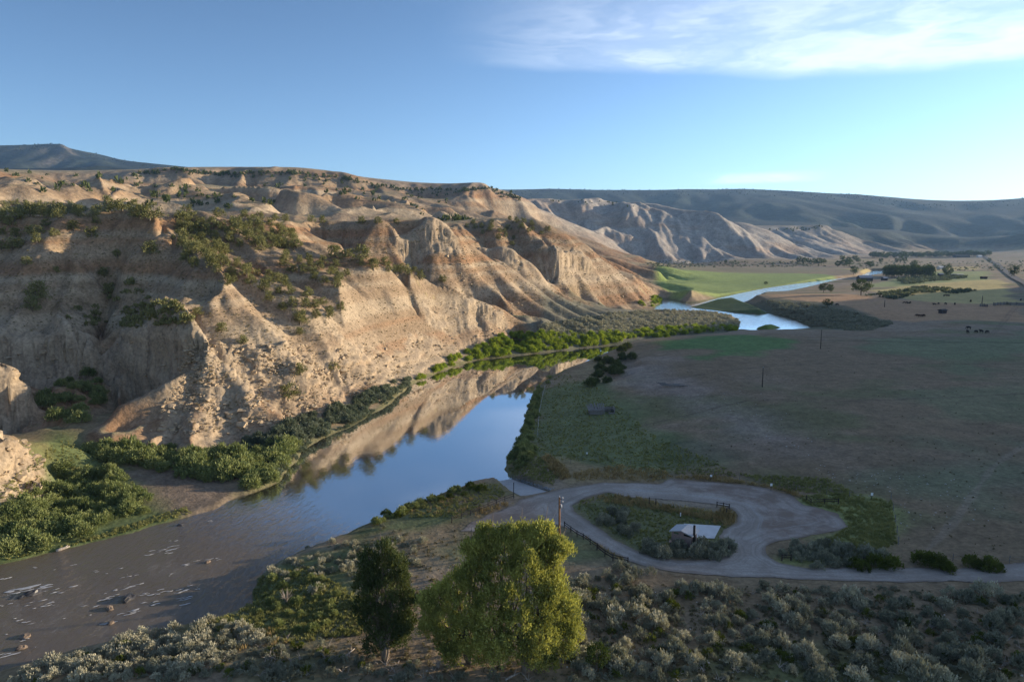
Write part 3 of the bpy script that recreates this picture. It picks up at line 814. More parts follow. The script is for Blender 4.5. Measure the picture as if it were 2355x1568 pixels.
blf = [P(*q)[:2] for q in [(-150, 950, 140), (-60, 955, 137), (0, 976, 136), (60, 1001, 137), (108, 1046, 138), (112, 1095, 131), (64, 1138, 123), (-20, 1158, 115), (-80, 1175, 111), (-200, 1190, 108)]]
mm = (X > -170) & (X < -60) & (Y > 90) & (Y < 160)
v = np.zeros_like(Z); v[mm] = sstep(1.5, -1.5, poly_sd(X[mm], Y[mm], blf) + 2 * n2[mm]); lay(v, BUFF); lay(v * sstep(0, 0.4, n2) * 0.6, TAN * 0.8)
lay(sstep(0.3, -0.6, RD) * (RR < 1500), col(0.10, 0.075, 0.05))
lay(pmask([(1450, 860), (1520, 790), (1900, 765), (2400, 770), (2400, 1300), (2075, 1300), (2060, 1140), (1850, 1125), (1650, 1080), (1560, 1000)], 14, 6, 12, 20) * 0.35, col(0.15, 0.105, 0.068))
lay(pmask([(1500, 783), (1600, 776), (1720, 772), (1820, 782), (1815, 800), (1740, 815), (1620, 825), (1640, 805), (1540, 795)], 5, 7.3, 9, 14) * 0.8, col(0.10, 0.19, 0.055))
lay(pmask([(1950, 775), (2400, 770), (2400, 835), (2200, 850), (1980, 800)], 10, 7.6, 24, 26) * 0.55, col(0.15, 0.19, 0.09))
lay(pmask([(2050, 900), (2354, 880), (2400, 960), (2150, 960)], 9, 7, 26, 22) * 0.5, col(0.15, 0.18, 0.09))
lay(pmask([(1930, 1075), (2354, 1030), (2400, 1110), (2100, 1130)], 8, 6.3, 20, 14) * 0.5, col(0.15, 0.18, 0.10))
lay(pmask([(1440, 830), (1500, 860), (1620, 900), (1760, 965), (1800, 1010), (1700, 985), (1560, 925), (1460, 880)], 7, 6, 12, 12) * 0.45, col(0.32, 0.26, 0.22))


def trail(pts, z, w, c, k):
    pw = np.array([G(a, b, z)[:2] for a, b in pts])
    lo = pw.min(0) - 8; hi = pw.max(0) + 8
    mm = (X > lo[0]) & (X < hi[0]) & (Y > lo[1]) & (Y < hi[1])
    v = np.zeros_like(Z)
    v[mm] = sstep(w, w * 0.35, line_d(X[mm], Y[mm], pw) + 0.5 * fbm(X[mm] / 5, Y[mm] / 5, 2, 260)) * k
    lay(v, c)


trail([(1860, 781), (2000, 783), (2150, 787), (2400, 791)], 7.7, 1.6, col(0.06, 0.065, 0.035), 0.7)
trail([(2050, 775), (2110, 780), (2170, 786)], 7.5, 1.4, col(0.05, 0.055, 0.035), 0.7)
for q in (0, 9):
    trail([(2336 + q, 700), (2306 + q, 735), (2284 + q, 760), (2268 + q, 775)], 8.0, 0.9, col(0.13, 0.095, 0.065), 0.35)
trail([(1480, 950), (1600, 935), (1720, 920), (1900, 930), (2100, 925), (2400, 915)], 6.5, 0.9, col(0.11, 0.08, 0.055), 0.5)
trail([(2080, 1290), (2200, 1180), (2280, 1080), (2400, 1000)], 6.5, 0.9, col(0.30, 0.24, 0.18), 0.4)
trail([(1500, 870), (1680, 850), (1850, 840), (2354, 842)], 7.2, 0.8, col(0.10, 0.075, 0.05), 0.45)
ALB *= (1 + 0.16 * n2 + 0.12 * n3 * sstep(700, 200, RR))[..., None]
ALB = np.clip(ALB, 0.01, 0.8)


# ------------------------------------------------------------------ object helpers
COL = scene.collection


def mesh_np(name, V, F, mat=None, smooth=False, attrs=None, parent=None, link=True):
    """V (n,3); F (m,k) with one k, or list of such arrays"""
    Fs = F if isinstance(F, list) else [F]
    me = bpy.data.meshes.new(name)
    V = np.ascontiguousarray(V, np.float32)
    me.vertices.add(len(V)); me.vertices.foreach_set('co', V.ravel())
    tot = np.concatenate([np.full(len(f), f.shape[1], np.int32) for f in Fs])
    idx = np.concatenate([f.ravel() for f in Fs]).astype(np.int32)
    st = np.concatenate([[0], np.cumsum(tot)[:-1]]).astype(np.int32)
    me.loops.add(len(idx)); me.loops.foreach_set('vertex_index', idx)
    me.polygons.add(len(tot)); me.polygons.foreach_set('loop_start', st); me.polygons.foreach_set('loop_total', tot)
    me.polygons.foreach_set('use_smooth', np.full(len(tot), smooth, bool))
    me.update(calc_edges=True)
    for k, v in (attrs or {}).items():
        if v.ndim == 2:
            a = me.attributes.new(k, 'FLOAT_COLOR', 'POINT')
            a.data.foreach_set('color', np.concatenate([v, np.ones((len(v), 1))], 1).astype(np.float32).ravel())
        else:
            a = me.attributes.new(k, 'FLOAT', 'POINT')
            a.data.foreach_set('value', v.astype(np.float32))
    if mat:
        me.materials.append(mat)
    if not link:
        return me
    o = bpy.data.objects.new(name, me)
    COL.objects.link(o)
    if parent:
        o.parent = parent
    return o


def tag(o, label=None, cat=None, group=None, kind=None):
    if label: o['label'] = label
    if cat: o['category'] = cat
    if group: o['group'] = group
    if kind: o['kind'] = kind
    return o


def new_mat(name):
    m_ = bpy.data.materials.new(name)
    m_.use_nodes = True
    return m_, NT(m_.node_tree)


# ------------------------------------------------------------------ materials: ground
def ground_material(name, bump_scale, rough=0.95, fine=0.6):
    m_, t = new_mat(name)
    at = t.n('ShaderNodeAttribute', attribute_name='albedo')
    tcn = t.n('ShaderNodeTexCoord')
    pos = tcn.outputs['Object']
    f1 = t.n('ShaderNodeTexNoise', {'Vector': pos, 'Scale': 1.4 * bump_scale, 'Detail': 6.0, 'Roughness': 0.65}).outputs['Fac']
    f2 = t.n('ShaderNodeTexNoise', {'Vector': pos, 'Scale': 0.35 * bump_scale, 'Detail': 5.0, 'Roughness': 0.6}).outputs['Fac']
    k = t.math('ADD', t.smooth(f1, 0.3, 0.7, 1 - fine * 0.5, 1 + fine * 0.5), t.smooth(f2, 0.3, 0.7, -0.15, 0.15))
    kk = t.n('ShaderNodeCombineXYZ', {0: k, 1: k, 2: k}).outputs[0]
    c = t.mix(1.0, at.outputs['Color'], kk, 'MULTIPLY')
    vor = t.n('ShaderNodeTexVoronoi', {'Vector': pos, 'Scale': 0.9 * bump_scale}).outputs['Distance']
    hgt = t.math('ADD', t.math('MULTIPLY', f1, 0.7), t.math('ADD', t.math('MULTIPLY', f2, 1.2), t.math('MULTIPLY', vor, 0.25)))
    b = t.n('ShaderNodeBump', {'Height': hgt, 'Strength': 0.45, 'Distance': 0.35 / bump_scale})
    p = t.n('ShaderNodeBsdfPrincipled', {'Base Color': c, 'Roughness': rough, 'Normal': b.outputs[0], 'Specular IOR Level': 0.15})
    t.n('ShaderNodeOutputMaterial', {'Surface': p.outputs[0]})
    return m_


MAT_GROUND = ground_material('valley_soil', 1.0, fine=0.35)
MAT_HILL = ground_material('hill_earth', 0.8, fine=0.42)
MAT_FARHILL = ground_material('badland_clay', 0.16, fine=0.35)
MAT_MTN = ground_material('forested_mountain', 0.035, fine=0.9)

# ledges: beds of rock stand proud of or behind each other
zs_ = Z + 1.2 * fbm(X / 18, Y / 18, 2, 230)
led = vnoise(zs_ / 1.5, (X + Y) / 9, 231) * 0.9 + vnoise(zs_ / 0.6, (X - Y) / 3.0, 232) * 0.45 + vnoise((X + 0.4 * Y) / 2.2, zs_ / 4, 233) * 0.5
amp_ = ROCK * sstep(0.35, 0.8, SL2) * sstep(2, 6, RD)
X = X - ux * led * amp_ * 1.1
Y = Y - uy * led * amp_ * 1.1
# split the sheet into ground, near hillside, badland hills and mountains
Vall = np.stack([X, Y, Z], -1).reshape(-1, 3)
Aall = ALB.reshape(-1, 3)
ii = np.arange(NR_ * NT_).reshape(NR_, NT_)
quads = np.stack([ii[:-1, :-1], ii[:-1, 1:], ii[1:, 1:], ii[1:, :-1]], -1).reshape(-1, 4)
hz = blur(ONHILL, 3)
cls = np.where(hz > 0.5, 1, 0)
cls = np.where((cls == 1) & (RR > 600) & ((TT < radians(-2)) | (RR > 720)), 2, cls)
cls = np.where((RR > 3000) & (Z > 30), 3, cls)
cls = np.where((TT > radians(37.2)) & (X > 300) & (Z > 16), 2, cls)
cq = cls[:-1, :-1].reshape(-1)


def sub_mesh(name, sel, mat):
    q_ = quads[sel]
    used = np.unique(q_)
    remap = np.full(len(Vall), -1, np.int32); remap[used] = np.arange(len(used))
    return tag(mesh_np(name, Vall[used], remap[q_], mat, True, {'albedo': Aall[used]}), kind='structure')


sub_mesh('ground', cq == 0, MAT_GROUND)
sub_mesh('hillside', cq == 1, MAT_HILL)
sub_mesh('hills', cq == 2, MAT_FARHILL)
sub_mesh('mountains', cq == 3, MAT_MTN)

# ------------------------------------------------------------------ river water
m_, t = new_mat('river_water')
geo = t.n('ShaderNodeNewGeometry')
pos = geo.outputs['Position']
sp = t.n('ShaderNodeSeparateXYZ', {0: pos})
near_f = t.smooth(t.math('ADD', sp.outputs[1], t.math('MULTIPLY', sp.outputs[0], 0.55)), 72.0, 116.0, 1.0, 0.0)      # riffle downstream
mid_f = t.smooth(sp.outputs[1], 150.0, 260.0, 1.0, 0.0)
mp = t.n('ShaderNodeMapping', {'Vector': pos, 'Rotation': (0, 0, radians(38)), 'Scale': (1.0, 0.45, 1.0)})
w1 = t.n('ShaderNodeTexNoise', {'Vector': mp.outputs[0], 'Scale': 1.1, 'Detail': 5.0, 'Roughness': 0.6, 'Distortion': 0.6}).outputs['Fac']
w2 = t.n('ShaderNodeTexNoise', {'Vector': mp.outputs[0], 'Scale': 0.22, 'Detail': 3.0}).outputs['Fac']
amp = t.math('ADD', t.math('MULTIPLY', near_f, 0.75), t.math('ADD', t.math('MULTIPLY', mid_f, 0.014), t.smooth(sp.outputs[1], 380.0, 460.0, 0.002, 0.22)))
hh = t.math('MULTIPLY', t.math('ADD', w1, w2), amp)
b = t.n('ShaderNodeBump', {'Height': hh, 'Strength': 1.0, 'Distance': 0.6})
foamn = t.n('ShaderNodeTexNoise', {'Vector': t.n('ShaderNodeMapping', {'Vector': pos, 'Rotation': (0, 0, radians(30)), 'Scale': (0.30, 1.0, 1.0)}).outputs[0], 'Scale': 0.55, 'Detail': 5.0, 'Roughness': 0.62}).outputs['Fac']
basec = t.mix(near_f, (0.06, 0.052, 0.042), (0.135, 0.108, 0.080))
dif = t.n('ShaderNodeBsdfDiffuse', {'Color': basec})
glo = t.n('ShaderNodeBsdfGlossy', {'Color': (0.95, 0.97, 1.0, 1), 'Roughness': 0.02, 'Normal': b.outputs[0]})
fr_ = t.n('ShaderNodeFresnel', {'IOR': 1.9, 'Normal': b.outputs[0]})
fac = t.math('ADD', t.math('MULTIPLY', fr_.outputs[0], t.math('SUBTRACT', 0.9, t.math('MULTIPLY', near_f, 0.42))), t.smooth(near_f, 0.0, 1.0, 0.46, 0.0), clamp=True)
mx = t.n('ShaderNodeMixShader', {0: fac, 1: dif.outputs[0], 2: glo.outputs[0]})
t.n('ShaderNodeOutputMaterial', {'Surface': mx.outputs[0]})
MAT_WATER = m_
wx, wy = np.meshgrid(np.linspace(-260, 1100, 60), np.linspace(40, 1700, 70))
wi = np.arange(60 * 70).reshape(70, 60)
wq = np.stack([wi[:-1, :-1], wi[:-1, 1:], wi[1:, 1:], wi[1:, :-1]], -1).reshape(-1, 4)
wsd = np.minimum(river_sd(wx, wy), 1e9)
cellw = 40.0
keepq = (wsd.reshape(-1)[wq].min(1) < cellw)
used = np.unique(wq[keepq]); rm = np.full(60 * 70, -1); rm[used] = np.arange(len(used))
WV = np.stack([wx.ravel(), wy.ravel(), np.zeros(wx.size)], -1)
tag(mesh_np('river', WV[used], rm[wq[keepq]], MAT_WATER, True), kind='structure')

# ------------------------------------------------------------------ gravel road and ramp
def sheet(name, sdf, x0, x1, y0, y1, step, lift, mat, attrs=None):
    xs = np.arange(x0, x1, step); ys = np.arange(y0, y1, step)
    gx_, gy_ = np.meshgrid(xs, ys)
    d = sdf(gx_, gy_)
    n_ = np.arange(gx_.size).reshape(gx_.shape)
    q = np.stack([n_[:-1, :-1], n_[:-1, 1:], n_[1:, 1:], n_[1:, :-1]], -1).reshape(-1, 4)
    dd = d.ravel()
    k = (dd[q] < 0).sum(1) >= 1
    q = q[k]
    ddx = np.gradient(d, step, axis=1); ddy = np.gradient(d, step, axis=0)
    px_, py_ = gx_.copy(), gy_.copy()
    out = d > 0
    px_[out] -= (d * ddx)[out]; py_[out] -= (d * ddy)[out]
    used = np.unique(q); rm = np.full(gx_.size, -1); rm[used] = np.arange(len(used))
    vx, vy = px_.ravel()[used], py_.ravel()[used]
    vz = H(vx, vy) + lift
    at_ = {'edge': np.maximum(0, -d.ravel()[used])}
    for k_, fn in (attrs or {}).items():
        at_[k_] = fn(vx, vy)
    return mesh_np(name, np.stack([vx, vy, vz], -1), rm[q], mat, True, at_)


m_, t = new_mat('gravel_road')
tcn = t.n('ShaderNodeTexCoord').outputs['Object']
ap = t.n('ShaderNodeAttribute', attribute_name='apron').outputs['Fac']
ed = t.n('ShaderNodeAttribute', attribute_name='edge').outputs['Fac']
f1 = t.n('ShaderNodeTexNoise', {'Vector': tcn, 'Scale': 0.22, 'Detail': 6.0, 'Roughness': 0.65}).outputs['Fac']
f2 = t.n('ShaderNodeTexNoise', {'Vector': tcn, 'Scale': 2.5, 'Detail': 6.0, 'Roughness': 0.7}).outputs['Fac']
sepc = t.n('ShaderNodeSeparateXYZ', {0: tcn})
tv = t.n('ShaderNodeCombineXYZ', {0: t.math('MULTIPLY', ed, 1.5), 1: t.math('MULTIPLY', sepc.outputs[0], 0.03), 2: t.math('MULTIPLY', sepc.outputs[1], 0.03)}).outputs[0]
trk = t.n('ShaderNodeTexNoise', {'Vector': tv, 'Scale': 1.0, 'Detail': 4.0, 'Roughness': 0.6}).outputs['Fac']
c = t.mix(t.smooth(f1, 0.35, 0.65), (0.36, 0.305, 0.255), (0.48, 0.42, 0.365))
ca = t.mix(t.smooth(f1, 0.38, 0.62), (0.25, 0.18, 0.135), (0.42, 0.35, 0.30))
c = t.mix(ap, c, ca)
c = t.mix(t.smooth(trk, 0.42, 0.66, 0.0, 0.5), c, (0.21, 0.17, 0.14))
c = t.mix(t.smooth(trk, 0.42, 0.30, 0.0, 0.6), c, (0.42, 0.41, 0.40))
c = t.mix(t.smooth(f2, 0.3, 0.7, 0.0, 0.45), c, (0.20, 0.18, 0.165))
c = t.mix(t.smooth(ed, 0.9, 0.0, 0.0, 0.7), c, (0.21, 0.165, 0.13))
b = t.n('ShaderNodeBump', {'Height': t.math('ADD', f2, t.math('MULTIPLY', trk, 0.6)), 'Strength': 0.5, 'Distance': 0.12})
p = t.n('ShaderNodeBsdfPrincipled', {'Base Color': c, 'Roughness': 0.95, 'Normal': b.outputs[0], 'Specular IOR Level': 0.1})
t.n('ShaderNodeOutputMaterial', {'Surface': p.outputs[0]})
MAT_ROAD = m_
AP1 = [G(a, b, 3.8)[:2] for a, b in [(1530, 1095), (1700, 1110), (1960, 1180), (1965, 1230), (1830, 1250), (1765, 1262), (1752, 1225), (1752, 1190), (1725, 1165), (1660, 1142), (1570, 1124)]]
AP2 = [G(a, b, 3.4)[:2] for a, b in [(1040, 1220), (1080, 1180), (1190, 1142), (1240, 1150), (1262, 1195), (1180, 1210)]]


def apron(x, y):
    nz = fbm(x / 4, y / 4, 3, 220) * 1.5
    return np.maximum(sstep(1.2, -1.2, poly_sd(x, y, AP1) + nz), sstep(1.2, -1.2, poly_sd(x, y, AP2) + nz))


def road_sd_rag(x, y):
    return road_sd(x, y) + fbm(x / 2.5, y / 2.5, 3, 221) * 0.45


tag(sheet('road', road_sd_rag, -30, 200, 80, 160, 0.5, 0.06, MAT_ROAD, {'apron': apron}), kind='structure')

# ------------------------------------------------------------------ air
bpy.ops.mesh.primitive_cube_add(size=1)
hz_o = bpy.context.object
hz_o.name = 'haze'; hz_o.data.name = 'haze'
hz_o.scale = (24000, 24000, 830); hz_o.location = (0, 0, 830 / 2 - 4)
m_, t = new_mat('valley_haze')
vol = t.n('ShaderNodeVolumePrincipled', {'Color': (0.36, 0.62, 1.0, 1), 'Density': 0.000043, 'Anisotropy': 0.2})
t.n('ShaderNodeOutputMaterial', {'Volume': vol.outputs[0]})
hz_o.data.materials.append(m_)
tag(hz_o, kind='stuff')

# ------------------------------------------------------------------ mesh building blocks
def unit(v):
    return v / (np.linalg.norm(v, axis=-1, keepdims=True) + 1e-9)


def leaves(C, D, L, W, r):
    """diamond leaf sprays: C centres, D long axes, L lengths, W half widths"""
    n = len(C)
    S = unit(np.cross(D, r.normal(size=(n, 3))))
    L = np.broadcast_to(np.asarray(L, float), (n,))[:, None]; W = np.broadcast_to(np.asarray(W, float), (n,))[:, None]
    V = np.stack([C, C + D * L * 0.5 + S * W, C + D * L, C + D * L * 0.5 - S * W], 1).reshape(-1, 3)
    return V, np.arange(4 * n).reshape(n, 4)


def merge(parts):
    Vs, Fs, o = [], [], 0
    for V, F in parts:
        Vs.append(V); Fs.append(F + o); o += len(V)
    return np.concatenate(Vs), np.concatenate(Fs)


def tube(pts, rad, n=7):
    pts = np.asarray(pts, float); rad = np.broadcast_to(np.asarray(rad, float), (len(pts),))
    d = unit(np.gradient(pts, axis=0))
    ref = np.array([0.31, 0.17, 0.93]) if abs(d[0, 2]) < 0.9 else np.array([1.0, 0.2, 0])
    a = unit(np.cross(d, ref)); b_ = np.cross(d, a)
    th = np.arange(n) * 2 * pi / n
    V = pts[:, None, :] + rad[:, None, None] * (np.cos(th)[None, :, None] * a[:, None, :] + np.sin(th)[None, :, None] * b_[:, None, :])
    V = V.reshape(-1, 3)
    F = []
    for i in range(len(pts) - 1):
        for j in range(n):
            F.append((i * n + j, i * n + (j + 1) % n, (i + 1) * n + (j + 1) % n, (i + 1) * n + j))
    V = np.concatenate([V, pts[:1], pts[-1:]])
    c0, c1 = len(V) - 2, len(V) - 1
    e = (len(pts) - 1) * n
    for j in range(n):
        F.append((c0, (j + 1) % n, j, c0)); F.append((c1, e + j, e + (j + 1) % n, c1))
    F = np.array(F)
    return V, F


def fix_tris(V, F):
    """quads given with a repeated corner become triangles"""
    tri = F[:, 0] == F[:, 3]
    out = []
    if (~tri).any(): out.append(F[~tri])
    if tri.any(): out.append(F[tri][:, :3])
    return out


def bar(p, q, w, h):
    """box beam from p to q, w wide and h high"""
    p = np.asarray(p, float); q = np.asarray(q, float)
    d = unit(q - p); up = np.array([0, 0, 1.0]) if abs(d[2]) < 0.9 else np.array([1.0, 0, 0])
    s_ = unit(np.cross(d, up)); u = np.cross(s_, d)
    V = []
    for e in (p, q):
        for sx_, uz in ((-1, -1), (1, -1), (1, 1), (-1, 1)):
            V.append(e + s_ * sx_ * w / 2 + u * uz * h / 2)
    F = np.array([(0, 3, 2, 1), (4, 5, 6, 7), (0, 1, 5, 4), (1, 2, 6, 5), (2, 3, 7, 6), (3, 0, 4, 7)])
    return np.array(V), F


def obj(name, parts, mat, parent=None, smooth=False):
    V, F = merge(parts) if isinstance(parts, list) else parts
    return mesh_np(name, V, fix_tris(V, F), mat, smooth, parent=parent)


def mesh_only(name, parts, mat, smooth=False):
    V, F = merge(parts) if isinstance(parts, list) else parts
    return mesh_np(name, V, fix_tris(V, F), mat, smooth, link=False)


def empty(name, loc, rz=0.0):
    e = bpy.data.objects.new(name, None)
    e.empty_display_size = 0.5
    e.location = loc; e.rotation_euler = (0, 0, rz)
    COL.objects.link(e)
    return e


def blob(rx_, ry_, rz_, r, nu=9, nv=6, rough=0.25):
    """irregular closed stone"""
    V = [(0, 0, -rz_)]
    for j in range(1, nv):
        ph = -pi / 2 + pi * j / nv
        for i in range(nu):
            th = 2 * pi * (i + 0.5 * (j % 2)) / nu
            k = 1 + r.uniform(-rough, rough)
            V.append((cos(ph) * cos(th) * rx_ * k, cos(ph) * sin(th) * ry_ * k, sin(ph) * rz_ * k))
    V.append((0, 0, rz_))
    F = []
    for i in range(nu):
        F.append((0, 1 + (i + 1) % nu, 1 + i, 0))
    for j in range(nv - 2):
        for i in range(nu):
            a = 1 + j * nu
            F.append((a + i, a + (i + 1) % nu, a + nu + (i + 1) % nu, a + nu + i))
    a = 1 + (nv - 2) * nu; t_ = len(V) - 1
    for i in range(nu):
        F.append((t_, a + i, a + (i + 1) % nu, t_))
    return np.array(V), np.array(F)


# ------------------------------------------------------------------ materials for things
def leaf_mat(name, c1, c2, trans=0.3, nscale=0.5, spread=0.35):
    m_, t = new_mat(name)
    oi = t.n('ShaderNodeObjectInfo')
    g = t.n('ShaderNodeNewGeometry')
    f = t.n('ShaderNodeTexNoise', {'Vector': g.outputs['Position'], 'Scale': nscale, 'Detail': 3.0}).outputs['Fac']
    f = t.math('ADD', t.smooth(f, 0.3, 0.7), t.math('MULTIPLY', t.math('SUBTRACT', oi.outputs['Random'], 0.5), 0.7), clamp=True)
    c = t.mix(f, c1, c2)
    isl = t.math('ADD', 1.0 - spread / 2, t.math('MULTIPLY', g.outputs['Random Per Island'], spread))
    c = t.mix(1.0, c, t.n('ShaderNodeCombineXYZ', {0: isl, 1: isl, 2: isl}).outputs[0], 'MULTIPLY')
    d = t.n('ShaderNodeBsdfDiffuse', {'Color': c})
    tr = t.n('ShaderNodeBsdfTranslucent', {'Color': t.mix(1.0, c, (1.25, 1.2, 0.7), 'MULTIPLY')})
    mx = t.n('ShaderNodeMixShader', {0: trans, 1: d.outputs[0], 2: tr.outputs[0]})
    t.n('ShaderNodeOutputMaterial', {'Surface': mx.outputs[0]})
    return m_


def plain_mat(name, c, rough=0.85, var=0.25, nscale=3.0, stretch=(1, 1, 1), spec=0.2, metal=0.0, bump=0.0):
    m_, t = new_mat(name)
    tcn = t.n('ShaderNodeTexCoord').outputs['Object']
    mp = t.n('ShaderNodeMapping', {'Vector': tcn, 'Scale': stretch}).outputs[0]
    f = t.n('ShaderNodeTexNoise', {'Vector': mp, 'Scale': nscale, 'Detail': 5.0, 'Roughness': 0.6}).outputs['Fac']
    k = t.smooth(f, 0.25, 0.75, 1 - var, 1 + var)
    cc = t.mix(1.0, c, t.n('ShaderNodeCombineXYZ', {0: k, 1: k, 2: k}).outputs[0], 'MULTIPLY')
    ins = {'Base Color': cc, 'Roughness': rough, 'Specular IOR Level': spec, 'Metallic': metal}
    if bump:
        ins['Normal'] = t.n('ShaderNodeBump', {'Height': f, 'Strength': bump, 'Distance': 0.1}).outputs[0]
    p = t.n('ShaderNodeBsdfPrincipled', ins)
    t.n('ShaderNodeOutputMaterial', {'Surface': p.outputs[0]})
    return m_


M_SAGE = leaf_mat('sagebrush_leaf', (0.20, 0.205, 0.15), (0.34, 0.335, 0.25), 0.12, 0.8, 0.5)
M_SAGE2 = leaf_mat('sagebrush_pale_leaf', (0.34, 0.325, 0.24), (0.52, 0.49, 0.37), 0.12, 0.8, 0.5)
M_RABBIT = leaf_mat('rabbitbrush_leaf', (0.075, 0.095, 0.020), (0.14, 0.165, 0.035), 0.2)
M_WILLOW = leaf_mat('willow_leaf', (0.15, 0.185, 0.075), (0.26, 0.285, 0.12), 0.3)
M_WILLOWG = leaf_mat('silver_willow_leaf', (0.10, 0.125, 0.085), (0.17, 0.19, 0.135), 0.2)
M_BRIGHT = leaf_mat('bright_willow_leaf', (0.15, 0.22, 0.03), (0.30, 0.36, 0.055), 0.4)
M_DARKB = leaf_mat('dark_shrub_leaf', (0.065, 0.085, 0.036), (0.11, 0.13, 0.05), 0.2)
M_JUN = leaf_mat('juniper_leaf', (0.13, 0.135, 0.055), (0.23, 0.225, 0.10), 0.18)
M_COTT = leaf_mat('cottonwood_leaf', (0.20, 0.22, 0.065), (0.46, 0.46, 0.14), 0.35, 0.35, 0.45)
M_COTTD = leaf_mat('shaded_tree_leaf', (0.060, 0.082, 0.034), (0.095, 0.115, 0.045), 0.25, 0.35, 0.4)  # darker copy of the cottonwood leaf, its shade put into the colour
M_FARTREE = leaf_mat('valley_tree_leaf', (0.040, 0.062, 0.022), (0.075, 0.100, 0.032), 0.25, 0.1)
M_GRASS = leaf_mat('grass_blade', (0.195, 0.205, 0.078), (0.32, 0.31, 0.125), 0.25, 0.3)
M_DRYG = leaf_mat('dry_grass_blade', (0.30, 0.215, 0.10), (0.42, 0.32, 0.16), 0.2, 0.3)
M_BARK = plain_mat('grey_bark', (0.17, 0.135, 0.10), 0.9, 0.35, 4.0, (1, 1, 0.2), bump=0.5)
M_DEAD = plain_mat('bleached_wood', (0.36, 0.31, 0.26), 0.9, 0.3, 4.0, (1, 1, 0.3))
M_POLE = plain_mat('creosote_pole', (0.24, 0.12, 0.052), 0.8, 0.3, 3.0, (3, 3, 0.3))
M_POLEG = plain_mat('grey_pole', (0.075, 0.062, 0.052), 0.9, 0.3, 3.0)
M_RAIL = plain_mat('weathered_rail', (0.058, 0.045, 0.038), 0.9, 0.35, 3.0)
M_ROCK = plain_mat('sandstone_rock', (0.38, 0.29, 0.19), 0.95, 0.3, 1.2, bump=0.4)
M_WROCK = plain_mat('river_stone', (0.20, 0.15, 0.11), 0.8, 0.3, 1.5)
M_DROCK = plain_mat('wet_stone', (0.045, 0.042, 0.042), 0.45, 0.3, 1.5, spec=0.5)
M_CONC = plain_mat('concrete', (0.42, 0.41, 0.40), 0.9, 0.10, 0.8)
M_WALL = plain_mat('tan_block_wall', (0.30, 0.215, 0.19), 0.9, 0.12, 6.0)
M_ROOF = plain_mat('grey_metal_roof', (0.38, 0.39, 0.41), 0.5, 0.08, 2.0, spec=0.4)
M_BLACK = plain_mat('black_pipe', (0.012, 0.012, 0.013), 0.5, 0.1)
M_WHITE = plain_mat('white_paint', (0.78, 0.80, 0.80), 0.6, 0.05)
M_CERAM = plain_mat('insulator_grey', (0.45, 0.45, 0.45), 0.4, 0.05, spec=0.5)
M_HIDE = plain_mat('black_hide', (0.016, 0.013, 0.012), 0.8, 0.2)
M_HIDEB = plain_mat('brown_hide', (0.055, 0.028, 0.018), 0.8, 0.2)
M_PLANK = plain_mat('silvered_plank', (0.20, 0.185, 0.17), 0.9, 0.4, 2.0, (4, 0.6, 4))
M_BARN = plain_mat('dark_barn_board', (0.06, 0.055, 0.055), 0.9, 0.3, 1.0)
M_BARNR = plain_mat('blue_grey_sheet_roof', (0.16, 0.18, 0.22), 0.5, 0.12, 0.5, spec=0.4)
M_ASPH = plain_mat('asphalt', (0.06, 0.06, 0.063), 0.9, 0.15, 0.4)


# ------------------------------------------------------------------ plant shapes
def dome_pts(n, r, flat=0.75, shell=0.55):
    d = unit(r.normal(size=(n, 3))); d[:, 2] = np.abs(d[:, 2])
    k = r.uniform(shell, 1.0, n)[:, None]
    return d * k * np.array([1, 1, flat]), d


def lumpy(nclump, nleaf, R, Hh, L, W, r, upw=0.6, shell=0.6, crad=0.22, wide=1.0):
    """a shrub of many leaf clumps spread through a lumpy dome; R radius, Hh height"""
    Pc, Dc = dome_pts(nclump, r, 1.0, shell)
    ang = np.arctan2(Pc[:, 1], Pc[:, 0])
    lob = 1 + 0.22 * np.sin(ang * 3 + r.uniform(0, 6)) + 0.12 * np.sin(ang * 5 + r.uniform(0, 6))
    Pc = Pc * np.stack([R * lob * wide, R * lob, np.full(nclump, Hh)], 1) * r.uniform(0.85, 1.08, (nclump, 1))
    Pc[:, 2] = Pc[:, 2] * 0.85 + 0.12 * Hh
    C = np.repeat(Pc, nleaf, 0) + r.normal(size=(nclump * nleaf, 3)) * R * crad * np.array([0.7, 0.7, 0.8])
    C[:, 2] = np.maximum(C[:, 2], 0.02)
    D = unit(np.repeat(Dc, nleaf, 0) * 0.7 + np.array([0, 0, upw]) + r.normal(size=C.shape) * 0.45)
    return leaves(C, D, L * r.uniform(0.6, 1.3, len(C)), W * r.uniform(0.7, 1.2, len(C)), r)


def stems(n, R, Hh, r, w=0.03):
    out = []
    for i in range(n):
        a = r.uniform(0, 2 * pi); q = r.uniform(0.3, 0.8)
        out.append(tube([(0, 0, -0.1), (cos(a) * R * q * 0.4, sin(a) * R * q * 0.4, Hh * 0.3), (cos(a) * R * q, sin(a) * R * q, Hh * 0.75)], [w, w * 0.7, w * 0.25], 4))
    return out


SAGES = []; SAGES2 = []
for i in range(7):
    r = np.random.default_rng(100 + i)
    parts = [lumpy(34, 34, 0.95, 1.15, 0.26, 0.045, r, 0.9, 0.62, 0.17)] + stems(6, 0.8, 0.9, r)
    SAGES.append(mesh_only('sagebrush', parts, M_SAGE)); SAGES2.append(mesh_only('sagebrush', parts, M_SAGE2))
RABB = [mesh_only('rabbitbrush', [lumpy(40, 34, 1.0, 1.2, 0.24, 0.05, np.random.default_rng(130 + i), 0.7, 0.7, 0.16)], M_RABBIT) for i in range(3)]


